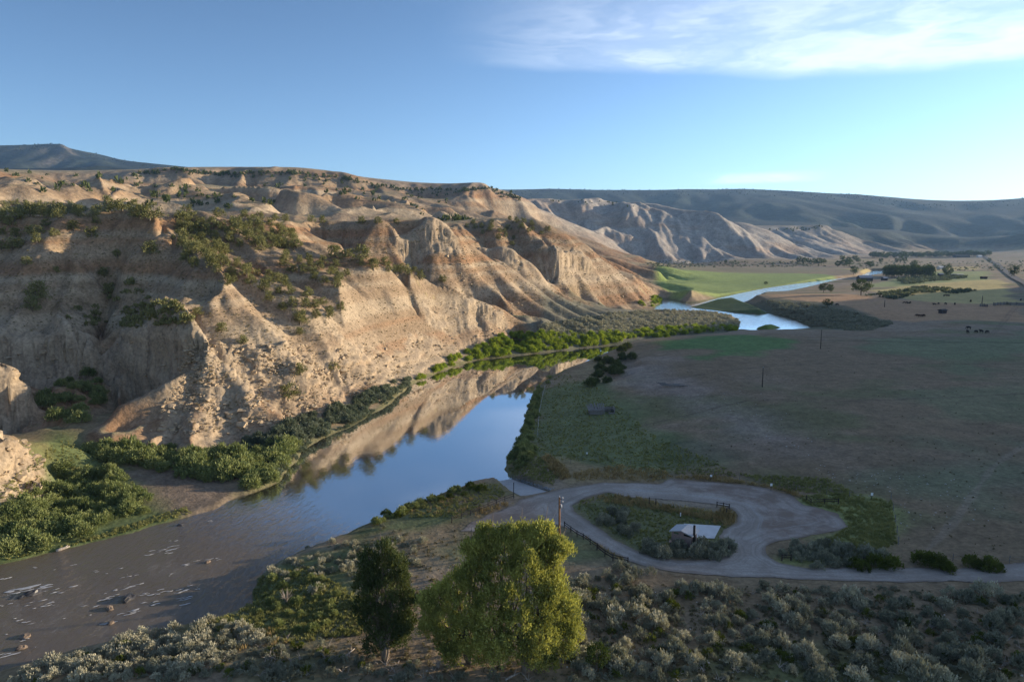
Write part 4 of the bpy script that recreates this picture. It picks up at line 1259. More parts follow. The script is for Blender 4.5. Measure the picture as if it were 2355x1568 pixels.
def bush_set(name, mats, n, seed, dens=(46, 36), leaf=(0.42, 0.075), up=0.8):
    res = []
    for mat in mats:
        L = []
        for i in range(n):
            r = np.random.default_rng(seed + i)
            L.append(mesh_only(name, [lumpy(dens[0], dens[1], 1.0, 1.25, leaf[0], leaf[1], r, up, 0.6, 0.2)] + stems(5, 0.8, 0.9, r), mat))
        res.append(L)
    return res


WIL, WILG, BRI, DARK = bush_set('willow_bush', [M_WILLOW, M_WILLOWG, M_BRIGHT, M_DARKB], 4, 200, leaf=(0.26, 0.05))


def juniper_parts(seed):
    r = np.random.default_rng(seed)
    n = 30
    Pc = []
    for i in range(n):
        h_ = r.uniform(0.12, 1.0)
        rad = 0.52 * (1 - 0.55 * max(0, h_ - 0.45) / 0.55) * r.uniform(0.35, 1.05)
        a = r.uniform(0, 2 * pi)
        Pc.append((cos(a) * rad, sin(a) * rad, h_ * 0.92))
    Pc = np.array(Pc)
    C = np.repeat(Pc, 26, 0) + r.normal(size=(n * 26, 3)) * np.array([0.085, 0.085, 0.075])
    D = unit(np.repeat(Pc - np.array([0, 0, 0.3]), 26, 0) + np.array([0, 0, 0.35]) + r.normal(size=C.shape) * 0.4)
    crown = leaves(C, D, r.uniform(0.07, 0.15, len(C)), 0.028, r)
    trunk = merge([tube([(0, 0, -0.15), (0.03, 0.01, 0.2), (0.0, 0.03, 0.55)], [0.06, 0.045, 0.02], 6),
                   tube([(0.02, 0, 0.12), (0.16, 0.08, 0.35)], [0.03, 0.012], 5), tube([(0.02, 0, 0.15), (-0.15, -0.1, 0.38)], [0.03, 0.012], 5)])
    return crown, trunk


JUN = []
for i in range(6):
    cr_, tr_ = juniper_parts(300 + i)
    JUN.append((mesh_only('crown', cr_, M_JUN), mesh_only('trunk', tr_, M_BARK)))


def tree_parts(seed, slim=1.0, nl=46, per=24):
    r = np.random.default_rng(seed)
    Pc = []
    for i in range(nl):
        d = unit(r.normal(size=3)); k = r.uniform(0.55, 1.0)
        Pc.append((d[0] * 0.42 * k * slim, d[1] * 0.42 * k * slim, 0.58 + d[2] * 0.40 * k))
    Pc = np.array(Pc)
    C = np.repeat(Pc, per, 0) + r.normal(size=(nl * per, 3)) * 0.055
    D = unit(np.repeat(Pc - np.array([0, 0, 0.5]), per, 0) + np.array([0, 0, 0.2]) + r.normal(size=C.shape) * 0.3)
    crown = leaves(C, D, r.uniform(0.05, 0.10, len(C)), 0.025, r)
    trunk = merge([tube([(0, 0, -0.03), (0.01, 0, 0.25), (0, 0.01, 0.6)], [0.035, 0.026, 0.01], 6)] +
                  [tube([(0, 0, 0.25), (cos(a) * 0.25 * slim, sin(a) * 0.25 * slim, 0.6)], [0.016, 0.004], 5) for a in (0.3, 2.2, 4.4)])
    return crown, trunk


TREES = []; POPL = []
for i in range(4):
    c_, t_ = tree_parts(340 + i); TREES.append((mesh_only('crown', c_, M_FARTREE), mesh_only('trunk', t_, M_BARK)))
    c_, t_ = tree_parts(360 + i, 0.72); POPL.append((mesh_only('crown', c_, M_FARTREE), mesh_only('trunk', t_, M_BARK)))


# ------------------------------------------------------------------ placing
def scatter(poly, n, seed, sep=0.0, y0=60.0):
    """n spots inside a patch outlined as seen from the photograph's viewpoint, dropped on the ground"""
    r = np.random.default_rng(seed)
    pp = np.array(poly, float)
    lo, hi = pp.min(0), pp.max(0)
    q = r.uniform(lo, hi, (n * 6 + 60, 2))
    q = q[poly_sd(q[:, 0], q[:, 1], pp) < 0][:n * 3 if sep else n]
    x, y, z = cast(q[:, 0], q[:, 1], y0)
    ok = ~np.isnan(y)
    ok &= lookup(RD, np.nan_to_num(x, nan=50.0), np.nan_to_num(y, nan=50.0)) > 0.15
    x, y, z = x[ok], y[ok], z[ok]
    if sep:
        acc = []
        for i in range(len(x)):
            if all((x[i] - x[j]) ** 2 + (y[i] - y[j]) ** 2 > sep * sep for j in acc):
                acc.append(i)
                if len(acc) >= n: break
        x, y, z = x[acc], y[acc], z[acc]
    return np.stack([x, y, z], 1)


def one(mesh, name, p, size, r, label, cat, group, hs=1.0, rz=None):
    o = bpy.data.objects.new(name, mesh)
    o.location = (p[0], p[1], p[2] - 0.03)
    s1 = size * r.uniform(0.92, 1.08); s2 = size * r.uniform(0.92, 1.08)
    o.scale = (s1, s2, size * hs * r.uniform(0.9, 1.1))
    o.rotation_euler = (r.uniform(-0.06, 0.06), r.uniform(-0.06, 0.06), r.uniform(0, 6.28) if rz is None else rz)
    COL.objects.link(o)
    return tag(o, label, cat, group)


def tree(pair, name, p, h, w, r, label, cat, group):
    e = empty(name, (p[0], p[1], p[2] - 0.05), r.uniform(0, 6.28))
    e.scale = (w, w, h)
    tag(e, label, cat, group)
    for nm, me in (('crown', pair[0]), ('trunk', pair[1])):
        o = bpy.data.objects.new(nm, me); COL.objects.link(o); o.parent = e
    return e


def mass(name, spots, sizes, shapes, mat, hs=1.0, seed=0):
    """many small plants as one object"""
    r = np.random.default_rng(seed)
    out = []
    for (x, y, z), s_ in zip(spots, sizes):
        V, F = shapes[r.integers(len(shapes))]
        a = r.uniform(0, 6.28); c_, n_ = cos(a), sin(a)
        W_ = V * np.array([s_, s_, s_ * hs * r.uniform(0.8, 1.2)])
        W_ = np.stack([W_[:, 0] * c_ - W_[:, 1] * n_, W_[:, 0] * n_ + W_[:, 1] * c_, W_[:, 2]], 1) + (x, y, z - 0.03)
        out.append((W_, F))
    return tag(obj(name, out, mat), kind='stuff')


def tuft_shape(seed, n=9, L=0.9, W=0.06, spread=0.45):
    r = np.random.default_rng(seed)
    C = np.stack([r.normal(size=n) * 0.16, r.normal(size=n) * 0.16, np.zeros(n)], 1)
    D = unit(np.stack([r.normal(size=n) * spread, r.normal(size=n) * spread, np.ones(n)], 1))
    return leaves(C, D, L * r.uniform(0.6, 1.1, n), W, r)


TUFTS = [tuft_shape(500 + i) for i in range(6)]
TUFTW = [tuft_shape(520 + i, 14, 1.0, 0.10, 0.5) for i in range(6)]
LOWSAGE = [lumpy(16, 9, 1.0, 1.0, 0.5, 0.12, np.random.default_rng(540 + i), 0.8, 0.6, 0.2) for i in range(5)]
MIDSAGE = [lumpy(26, 20, 0.95, 1.1, 0.28, 0.055, np.random.default_rng(550 + i), 0.9, 0.62, 0.17) for i in range(5)]
TINYB = [lumpy(7, 6, 1.0, 0.9, 0.8, 0.25, np.random.default_rng(560 + i), 0.5, 0.5, 0.25) for i in range(5)]
STONES = [blob(1, r_.uniform(0.6, 1), r_.uniform(0.4, 0.8), r_, 6, 4, 0.35) for r_ in [np.random.default_rng(580 + i) for i in range(8)]]
R0 = np.random.default_rng(77)

# ---- sagebrush on the slope below the road, and round the loop
zones = [
    # polygon, count, min spacing, size range, pale share, label, group
    ([(1300, 1345), (1420, 1300), (1560, 1335), (1800, 1352), (2050, 1368), (2060, 1500), (1900, 1568), (1320, 1568), (1330, 1440)], 112, 1.7, (0.5, 1.45), 0.45,
     'grey green sagebrush on the dark slope between gravel road and photo bottom', 'sagebrush below the gravel road'),
    ([(2060, 1375), (2354, 1362), (2354, 1568), (1920, 1568), (2060, 1500)], 34, 1.9, (0.7, 1.8), 0.35,
     'blue grey sagebrush below the straight stretch of gravel road', 'sagebrush below the straight road'),
    ([(0, 1568), (90, 1530), (250, 1480), (400, 1440), (480, 1425), (600, 1450), (610, 1480), (420, 1568)], 58, 1.2, (0.5, 1.0), 0.75,
     'pale sagebrush with sunlit tips on the near bank beside the rapids', 'sagebrush on the near river bank'),
    ([(600, 1320), (680, 1270), (760, 1240), (830, 1225), (830, 1290), (780, 1320), (660, 1340)], 26, 1.1, (0.45, 0.95), 0.9,
     'whitish sagebrush on the rounded bank where the rapids begin', 'sagebrush at the head of the rapids'),
    ([(840, 1215), (940, 1190), (1000, 1215), (960, 1320), (960, 1400), (930, 1430), (840, 1260)], 14, 1.6, (0.5, 1.0), 0.8,
     'pale sagebrush on bare brown soil behind the dark tree', 'sagebrush behind the trees'),
    ([(1370, 1170), (1440, 1175), (1470, 1215), (1440, 1245), (1380, 1205)], 10, 1.5, (0.8, 1.3), 0.0,
     'silvery sagebrush at the narrow end of the road island', 'sagebrush at the island tip'),
    ([(1470, 1250), (1540, 1262), (1640, 1262), (1676, 1262), (1672, 1282), (1620, 1290), (1540, 1288), (1480, 1272)], 22, 1.5, (0.9, 1.5), 0.0,
     'silvery sagebrush in the hedge in front of the small toilet building', 'sagebrush by the toilet building'),
    ([(1785, 1258), (1880, 1252), (1985, 1272), (2040, 1290), (1960, 1312), (1860, 1306), (1800, 1290)], 22, 1.6, (0.9, 1.6), 0.0,
     'big silvery sagebrush on the verge inside the road junction', 'sagebrush at the road junction'),
]
for zi, (poly, n, sep, (s0, s1), pale, lab, grp) in enumerate(zones):
    for p in scatter(poly, n, 900 + zi, sep):
        bank_ = SAGES2 if R0.uniform() < pale else SAGES
        one(bank_[R0.integers(7)], 'sagebrush', p, R0.uniform(s0, s1), R0, lab, 'sagebrush', grp)
sp_ = np.concatenate([scatter([(1300, 1345), (1800, 1350), (2354, 1360), (2354, 1568), (1310, 1568)], 270, 931), scatter([(0, 1568), (400, 1445), (600, 1450), (900, 1520), (1300, 1568)], 200, 932),
                      scatter([(620, 1320), (800, 1230), (1000, 1200), (960, 1320), (820, 1330)], 60, 933)])
mass('low_sagebrush', sp_, R0.uniform(0.25, 0.8, len(sp_)), MIDSAGE, M_SAGE, 1.0, 1)
sp_ = np.concatenate([scatter([(1300, 1345), (1420, 1300), (1560, 1335), (1800, 1352), (2050, 1368), (2060, 1500), (1900, 1568), (1320, 1568), (1330, 1440)], 60, 951, 1.3), scatter([(0, 1568), (90, 1530), (250, 1480), (400, 1440), (480, 1425), (600, 1450), (610, 1480), (420, 1568)], 70, 952, 1.0)])
mass('green_brush', np.concatenate([scatter([(1300, 1350), (2354, 1370), (2354, 1568), (1310, 1568)], 100, 955), scatter([(0, 1568), (400, 1450), (600, 1450), (980, 1540)], 30, 956)]), R0.uniform(0.35, 0.85, 130 * 2)[:400], MIDSAGE, M_RABBIT, 1.0, 23)
mass('mixed_sagebrush', sp_, R0.uniform(0.55, 1.05, len(sp_)), MIDSAGE, M_SAGE2, 1.1, 21)
sp_ = scatter([(1245, 748), (1400, 722), (1500, 714), (1610, 716), (1665, 722), (1700, 740), (1690, 757), (1560, 768), (1400, 772), (1230, 790)], 1500, 934, y0=250)
mass('sagebrush_flat', sp_, R0.uniform(0.8, 1.7, len(sp_)), LOWSAGE, M_SAGE2, 0.8, 2)
sp_ = scatter([(1745, 690), (1850, 698), (1950, 716), (2020, 735), (2060, 745), (1980, 764), (1866, 750), (1790, 722)], 800, 935, y0=250)
mass('bank_brush', sp_, R0.uniform(0.6, 1.5, len(sp_)), LOWSAGE, M_SAGE, 0.8, 3)
sp_ = np.concatenate([scatter([(2060, 640), (2200, 632), (2230, 640), (2080, 655)], 260, 936, y0=400), scatter([(2080, 672), (2100, 662), (2250, 668), (2200, 676)], 120, 937, y0=400),
                      scatter([(1990, 680), (2060, 690), (2120, 670), (2080, 665)], 100, 938, y0=400), scatter([(1500, 600), (1880, 603), (1900, 614), (1480, 616)], 300, 939, y0=700),
                      scatter([(1900, 600), (2354, 600), (2354, 625), (1950, 620)], 250, 940, y0=700)])
mass('valley_brush', sp_, R0.uniform(1.2, 2.6, len(sp_)), TINYB, M_WILLOWG, 0.8, 4)

# rabbitbrush by the straight road
for (a, b, s_) in [(1965, 1305, 1.2), (1985, 1309, 1.0), (2010, 1303, 1.4), (2050, 1307, 1.4), (2122, 1297, 1.6), (2145, 1300, 1.6), (2168, 1305, 1.3), (2180, 1314, 1.0), (2232, 1300, 1.4), (2250, 1306, 1.0), (2275, 1308, 1.3), (2290, 1310, 1.0)]:
    one(RABB[R0.integers(3)], 'rabbitbrush', G(a, b, float(H(*G(a, b, 4.5)[:2]))), s_, R0, 'olive green rabbitbrush at the far edge of the straight gravel road', 'shrub', 'rabbitbrush along the road')
for (a, b, s_) in [(1545, 1400, 0.9), (1280, 1335, 0.7), (1700, 1420, 0.8), (1765, 1445, 0.7), (2080, 1440, 0.9)]:
    x, y, z = cast(np.array([a]), np.array([b])); one(RABB[R0.integers(3)], 'rabbitbrush', (x[0], y[0], z[0]), s_, R0, 'yellow green rabbitbrush among grey sagebrush below the road', 'shrub', 'rabbitbrush among the sagebrush')

# ---- willows and shrubs along the river
wz = [
    (WIL, [(200, 1035), (330, 1040), (480, 1060), (560, 1050), (640, 1030), (690, 1015), (660, 1060), (600, 1090), (520, 1110), (440, 1100), (330, 1070), (220, 1060)], 46, 2.2, (1.6, 2.8), 'dark green willow at the mouth of the shady side canyon', 'willows at the canyon mouth'),
    (WIL, [(560, 1100), (620, 1085), (680, 1050), (672, 1072), (625, 1108), (575, 1120)], 8, 2.0, (1.5, 2.2), 'green willow on the spit where canyon creek meets the river', 'willows on the spit'),
    (WIL, [(0, 1178), (60, 1150), (140, 1075), (250, 1085), (340, 1145), (340, 1180), (250, 1200), (0, 1230)], 40, 1.8, (1.0, 1.9), 'dense green willow on the left river bank below the bluff', 'willows below the bluff'),
    (WIL, [(0, 1240), (90, 1215), (190, 1220), (200, 1245), (120, 1260), (0, 1285)], 18, 2.2, (1.6, 2.4), 'yellowish green willow on the left bank near the driftwood log', 'willows by the driftwood'),
    (WILG, [(560, 1020), (640, 985), (720, 955), (820, 915), (930, 880), (935, 890), (850, 950), (740, 1005), (660, 1035)], 52, 2.2, (1.3, 2.3), 'silvery grey willow at the foot of the rocky cliff by the river', 'silvery willows under the cliff'),
    (BRI, [(940, 878), (1010, 845), (1090, 800), (1160, 772), (1250, 768), (1340, 775), (1430, 770), (1440, 785), (1330, 800), (1210, 812), (1100, 822), (1020, 850)], 78, 2.4, (1.5, 2.7), 'sunlit bright green willow along the bend at the cliff foot', 'sunlit willows along the bend'),
    (BRI, [(1440, 770), (1540, 755), (1640, 760), (1690, 750), (1690, 762), (1600, 768), (1500, 780)], 36, 2.4, (1.4, 2.4), 'bright green willow at the edge of the grey sagebrush flat', 'willows by the sagebrush flat'),
    (BRI, [(1460, 702), (1510, 680), (1528, 690), (1505, 708)], 12, 2.6, (1.4, 2.4), 'green willow at the foot of the far rounded hill', 'willows at the far hill foot'),
    (WIL, [(1170, 1060), (1195, 1010), (1215, 960), (1228, 900), (1240, 905), (1232, 960), (1215, 1020), (1240, 1045), (1200, 1075)], 44, 1.4, (0.7, 1.5), 'green streamside bush on the right bank above the ramp', 'bushes on the right bank'),
    (DARK, [(1360, 830), (1440, 800), (1460, 815), (1440, 850), (1410, 880), (1370, 900), (1345, 890), (1370, 860)], 22, 2.6, (1.3, 2.3), 'round dark green shrub on the meadow edge near the river', 'dark shrubs on the meadow'),
    (WIL, [(90, 900), (240, 850), (250, 900), (180, 980), (110, 970)], 20, 2.8, (1.2, 2.8), 'dark leafy shrub on the floor of the shaded side canyon', 'shrubs inside the canyon'),
    (WIL, [(590, 1330), (700, 1310), (830, 1380), (820, 1450), (700, 1470), (560, 1440), (600, 1400)], 26, 1.6, (0.5, 1.0), 'low green bush in the grassy hollow left of the dark tree', 'bushes in the grassy hollow'),
    (RABB, [(850, 1180), (960, 1140), (1060, 1110), (1120, 1110), (1110, 1130), (1000, 1160), (880, 1200)], 16, 1.8, (0.6, 1.2), 'green bush at the near water edge left of the boat ramp', 'bushes left of the ramp'),
]
for zi, (protos, poly, n, sep, (s0, s1), lab, grp) in enumerate(wz):
    for p in scatter(poly, n, 1000 + zi, sep):
        nm = {id(WIL): 'willow_bush', id(WILG): 'grey_willow', id(BRI): 'bright_willow', id(DARK): 'dark_shrub', id(RABB): 'rabbitbrush'}[id(protos)]
        one(protos[R0.integers(len(protos))], nm, p, R0.uniform(s0, s1), R0, lab, 'bush', grp, 0.95)

THICK = [lumpy(26, 20, 1.0, 1.2, 0.34, 0.07, np.random.default_rng(600 + i), 0.8, 0.6, 0.2) for i in range(5)]
sp_ = np.concatenate([scatter([(960, 874), (1020, 848), (1090, 815), (1160, 790), (1250, 782), (1340, 785), (1430, 780), (1444, 788), (1330, 802), (1210, 814), (1100, 832), (1020, 858), (970, 880)], 150, 1090), scatter([(1160, 772), (1300, 768), (1430, 764), (1560, 752), (1690, 748), (1692, 760), (1560, 768), (1440, 782), (1250, 782)], 150, 1091),
                      scatter([(1450, 704), (1512, 684), (1530, 690), (1508, 708)], 20, 1092)])
mass('willow_thicket', sp_, R0.uniform(0.9, 1.9, len(sp_)), THICK, M_BRIGHT, 1.0, 31)
sp_ = scatter([(540, 1040), (640, 990), (720, 958), (820, 918), (940, 868), (970, 878), (905, 932), (855, 963), (740, 1022), (680, 1070), (610, 1115)], 230, 1093)
mass('grey_willow_thicket', sp_, R0.uniform(0.6, 1.6, len(sp_)), THICK, M_WILLOWG, 1.0, 32)
sp_ = np.concatenate([scatter([(210, 1035), (330, 1030), (520, 1045), (660, 1020), (670, 1060), (560, 1115), (430, 1100), (300, 1065)], 130, 1094), scatter([(0, 1175), (70, 1150), (150, 1075), (260, 1085), (345, 1150), (250, 1205), (0, 1245)], 130, 1095)])
mass('green_willow_thicket', sp_, R0.uniform(0.6, 1.5, len(sp_)), THICK, M_WILLOW, 1.0, 33)
sp_ = np.concatenate([scatter([(1165, 1062), (1195, 1005), (1215, 950), (1230, 895), (1262, 866), (1270, 872), (1245, 905), (1232, 960), (1215, 1020), (1225, 1050), (1190, 1080)], 90, 1096), scatter([(850, 1203), (930, 1172), (1000, 1143), (1070, 1118), (1075, 1124), (1000, 1152), (930, 1182), (860, 1212)], 30, 1097)])
mass('bank_thicket', sp_, R0.uniform(0.35, 1.0, len(sp_)), THICK, M_WILLOW, 1.0, 34)

# ---- junipers and pinyons
jz = [
    ([(405, 505), (470, 500), (520, 520), (620, 515), (690, 545), (700, 570), (640, 575), (560, 580), (480, 600), (420, 590)], 80, 3.6, (3.6, 5.4), 'olive juniper in the dense grove at the top of the spur', 'junipers in the grove'),
    ([(420, 590), (500, 600), (560, 620), (540, 640), (470, 625), (425, 610)], 16, 3.8, (3.0, 4.6), 'olive juniper below the dense grove on the spur', 'junipers below the grove'),
    ([(640, 590), (740, 600), (800, 625), (800, 670), (720, 650), (650, 620)], 22, 4, (3.0, 4.6), 'olive juniper dotted over the sunlit shoulder of the spur', 'junipers on the shoulder'),
    ([(560, 620), (640, 640), (720, 690), (790, 710), (760, 735), (690, 745), (640, 720), (600, 670), (520, 660)], 40, 3.2, (2.6, 4.2), 'olive juniper in the belt running down the sunlit spur', 'junipers down the spur'),
    ([(0, 470), (120, 468), (260, 482), (330, 486), (290, 497), (200, 502), (110, 508), (0, 512)], 62, 3.8, (4.0, 6.2), 'large olive juniper in the row along the left end of the terrace', 'junipers along the terrace'),
    ([(0, 515), (110, 515), (250, 512), (260, 540), (120, 545), (0, 590)], 14, 5, (3.0, 4.4), 'olive juniper just below the terrace edge on the ribbed slope', 'junipers under the terrace edge'),
    ([(380, 489), (620, 506), (700, 510), (900, 514), (1060, 514), (1060, 517), (700, 514), (500, 500)], 34, 4, (3.2, 5.0), 'dark juniper in the thin line along the flat bench', 'junipers on the bench'),
    ([(1060, 510), (1130, 525), (1200, 560), (1190, 570), (1120, 548), (1060, 524)], 16, 5, (3.0, 4.6), 'juniper on the ledge above the small sandstone cliff', 'junipers above the cliff'),
    ([(1090, 512), (1180, 506), (1260, 520), (1270, 540), (1200, 545), (1110, 535)], 16, 6, (3.2, 4.8), 'dark juniper on the shaded crown of the rounded hill', 'junipers on the rounded hill'),
    ([(780, 575), (850, 605), (960, 628), (1050, 655), (1060, 668), (960, 645), (850, 625), (780, 595)], 12, 5, (3.2, 5.2), 'juniper along the crest of the low middle ridge', 'junipers on the middle ridge'),
]
for zi, (poly, n, sep, (s0, s1), lab, grp) in enumerate(jz):
    for p in scatter(poly, n, 1100 + zi, sep, 150):
        h_ = R0.uniform(s0, s1)
        tree(JUN[R0.integers(6)], 'juniper_tree', p, h_, h_ * R0.uniform(0.9, 1.25), R0, lab, 'tree', grp)
for (a, b, h_, lab) in [(344, 508, 7.5, 'tallest juniper standing alone where terrace meets spur'), (770, 597, 6.0, 'big round juniper alone at the upper end of the middle ridge'), (828, 598, 7.0, 'large dark juniper on the ridge against the shaded hollow'),
                        (510, 765, 3.0, 'small round juniper alone on the smooth sunlit nose of the spur'), (560, 790, 2.6, 'narrow juniper by pale rocks on the sunlit nose'), (690, 745, 5.0, 'round juniper with a dead grey snag beside it'), (690, 770, 2.6, 'small juniper at the top of the pale rock band'),
                        (665, 915, 4.6, 'lone dark juniper low on the rocky cliff above the river'), (690, 860, 3.4, 'juniper halfway up the rocky cliff face'), (768, 850, 2.8, 'small juniper between rock ribs of the cliff'),
                        (85, 690, 6.5, 'pale broad juniper on the shaded left slope'), (75, 715, 5.0, 'greyish juniper just below the pale broad one'), (250, 680, 4.6, 'yellowish juniper in the middle of the shaded slope'), (310, 500, 4.0, 'small juniper on the brink by the tallest one'),
                        (30, 575, 5.0, 'broad juniper at the left end of the ribbed slope'), (210, 545, 4.4, 'bushy juniper on top of a sunlit rib'), (345, 585, 5.0, 'forked juniper near the crest of the spur'), (240, 637, 3.8, 'dark juniper in the furrow of the shaded slope'),
                        (270, 592, 3.0, 'small juniper beside the furrow on the shaded slope'), (62, 610, 3.2, 'small juniper on the leftmost sunlit rib'), (130, 627, 2.4, 'tiny juniper beside the sunlit rib'), (455, 725, 2.6, 'small bright juniper on the lit edge of the spur')]:
    x, y, z = cast(np.array([a]), np.array([b]), 120)
    tree(JUN[R0.integers(6)], 'juniper_tree', (x[0], y[0], z[0]), h_, h_ * 1.15, R0, lab, 'tree', None)
sp_ = np.concatenate([scatter([(300, 640), (420, 720), (440, 745), (330, 760), (200, 740), (160, 700)], 40, 1150, y0=150), scatter([(150, 710), (420, 700), (440, 740), (250, 760), (100, 750)], 26, 1151, y0=150)])
mass('slope_shrubs', sp_, R0.uniform(0.6, 2.2, len(sp_)), LOWSAGE, M_JUN, 1.0, 5)
# sky-line and far-hill junipers: specks
sky_px = np.interp(np.linspace(0, 1, 420), np.linspace(0, 1, 12), [300, 404, 455, 510, 561, 663, 714, 801, 916, 1059, 1127, 1195])
sky_py = np.interp(sky_px, [300, 404, 455, 510, 561, 663, 714, 801, 916, 1059, 1127, 1195], [404, 390, 398, 402, 400, 397, 403, 414, 436, 438, 435, 458])
pk = R0.uniform(size=420) < 0.5
x, y, z = cast(sky_px[pk], sky_py[pk] + R0.uniform(1, 14, pk.sum()) * R0.uniform(0, 1, pk.sum()) ** 2, 700)
ok = ~np.isnan(y) & (y < 2000)
far_j = [np.stack([x[ok], y[ok], z[ok]], 1)]
for i, (poly, n) in enumerate([([(380, 420), (470, 440), (640, 470), (560, 490), (300, 478)], 30), ([(500, 400), (660, 400), (900, 445), (860, 470), (640, 440)], 34), ([(900, 440), (1050, 440), (1040, 470), (960, 500)], 26),
                               ([(0, 395), (330, 410), (380, 440), (100, 450)], 30), ([(1140, 440), (1450, 470), (1500, 482), (1300, 470)], 24), ([(1000, 505), (1100, 505), (1080, 520)], 20), ([(1740, 530), (1900, 520), (1850, 535)], 30)]):
    far_j.append(scatter(poly, n, 1160 + i, y0=600))
sp_ = np.concatenate(far_j)
fx_ = np.concatenate([R0.uniform(1165, 2354, 520), R0.uniform(0, 400, 160)])
fy_ = np.concatenate([np.interp(fx_[:520], [1165, 1263, 1507, 1708, 1830, 1974, 2028, 2082, 2118, 2226, 2354], [441, 435, 438, 435, 441, 448, 455, 466, 471, 470, 457]), np.interp(fx_[520:], [0, 146, 200, 245, 299, 400], [337, 330, 346, 357, 372, 388])]) + R0.uniform(0.3, 1, 680) ** 3 * 14
x, y, z = cast(fx_, fy_, 2600)
ok = ~np.isnan(y)
mass('forest', np.stack([x[ok], y[ok], z[ok]], 1), R0.uniform(2.0, 4.6, ok.sum()), TINYB, leaf_mat('conifer', (0.02, 0.03, 0.02), (0.035, 0.045, 0.03), 0.0), 1.6, 61)
mass('distant_junipers', sp_, R0.uniform(1.6, 3.4, len(sp_)), TINYB, M_DARKB, 1.5, 6)
# small tussocks all over the dry slopes
sp_ = np.concatenate([scatter([(0, 520), (340, 495), (640, 515), (900, 640), (1190, 740), (1190, 780), (950, 860), (700, 950), (430, 1000), (440, 770), (0, 760)], 4200, 1180, y0=120), scatter([(700, 515), (1060, 520), (1370, 700), (1200, 740), (900, 620)], 1500, 1181, y0=250),
                      scatter([(1100, 510), (1260, 530), (1504, 650), (1500, 700), (1370, 700), (1200, 600)], 1200, 1182, y0=300)])
mass('slope_tussocks', sp_, R0.uniform(0.10, 0.30, len(sp_)) * (0.6 + sp_[:, 1] / 500), TINYB, leaf_mat('tussock', (0.14, 0.125, 0.06), (0.24, 0.20, 0.10), 0.1), 0.8, 7)
# broken rock on the cliffs
sp_ = np.concatenate([scatter([(430, 770), (600, 790), (820, 790), (960, 780), (1150, 750), (1180, 790), (1000, 840), (940, 875), (700, 955), (560, 1000), (340, 1005), (400, 880)], 3600, 1190, y0=120),
                      scatter([(0, 780), (210, 780), (440, 770), (420, 860), (0, 880)], 300, 1191, y0=120), scatter([(0, 985), (60, 1010), (100, 1060), (60, 1130), (0, 1140)], 200, 1192, y0=90),
                      scatter([(960, 700), (1200, 690), (1200, 730), (980, 730)], 300, 1193, y0=250), scatter([(980, 570), (1060, 570), (1110, 660), (1010, 650)], 300, 1194, y0=300), scatter([(1250, 620), (1400, 630), (1480, 690), (1330, 690)], 300, 1195, y0=300)])
sp_ = sp_[R0.uniform(size=len(sp_)) < 0.25 + 0.75 * sstep(-0.15, 0.35, fbm(sp_[:, 0] / 12, sp_[:, 1] / 12, 3, 240))]
rs_ = R0.gamma(1.8, 0.24, len(sp_)).clip(0.12, 2.0)
sp_[:, 2] -= rs_ * 0.25
mass('rubble', sp_, rs_, STONES, M_ROCK, 0.75, 8)
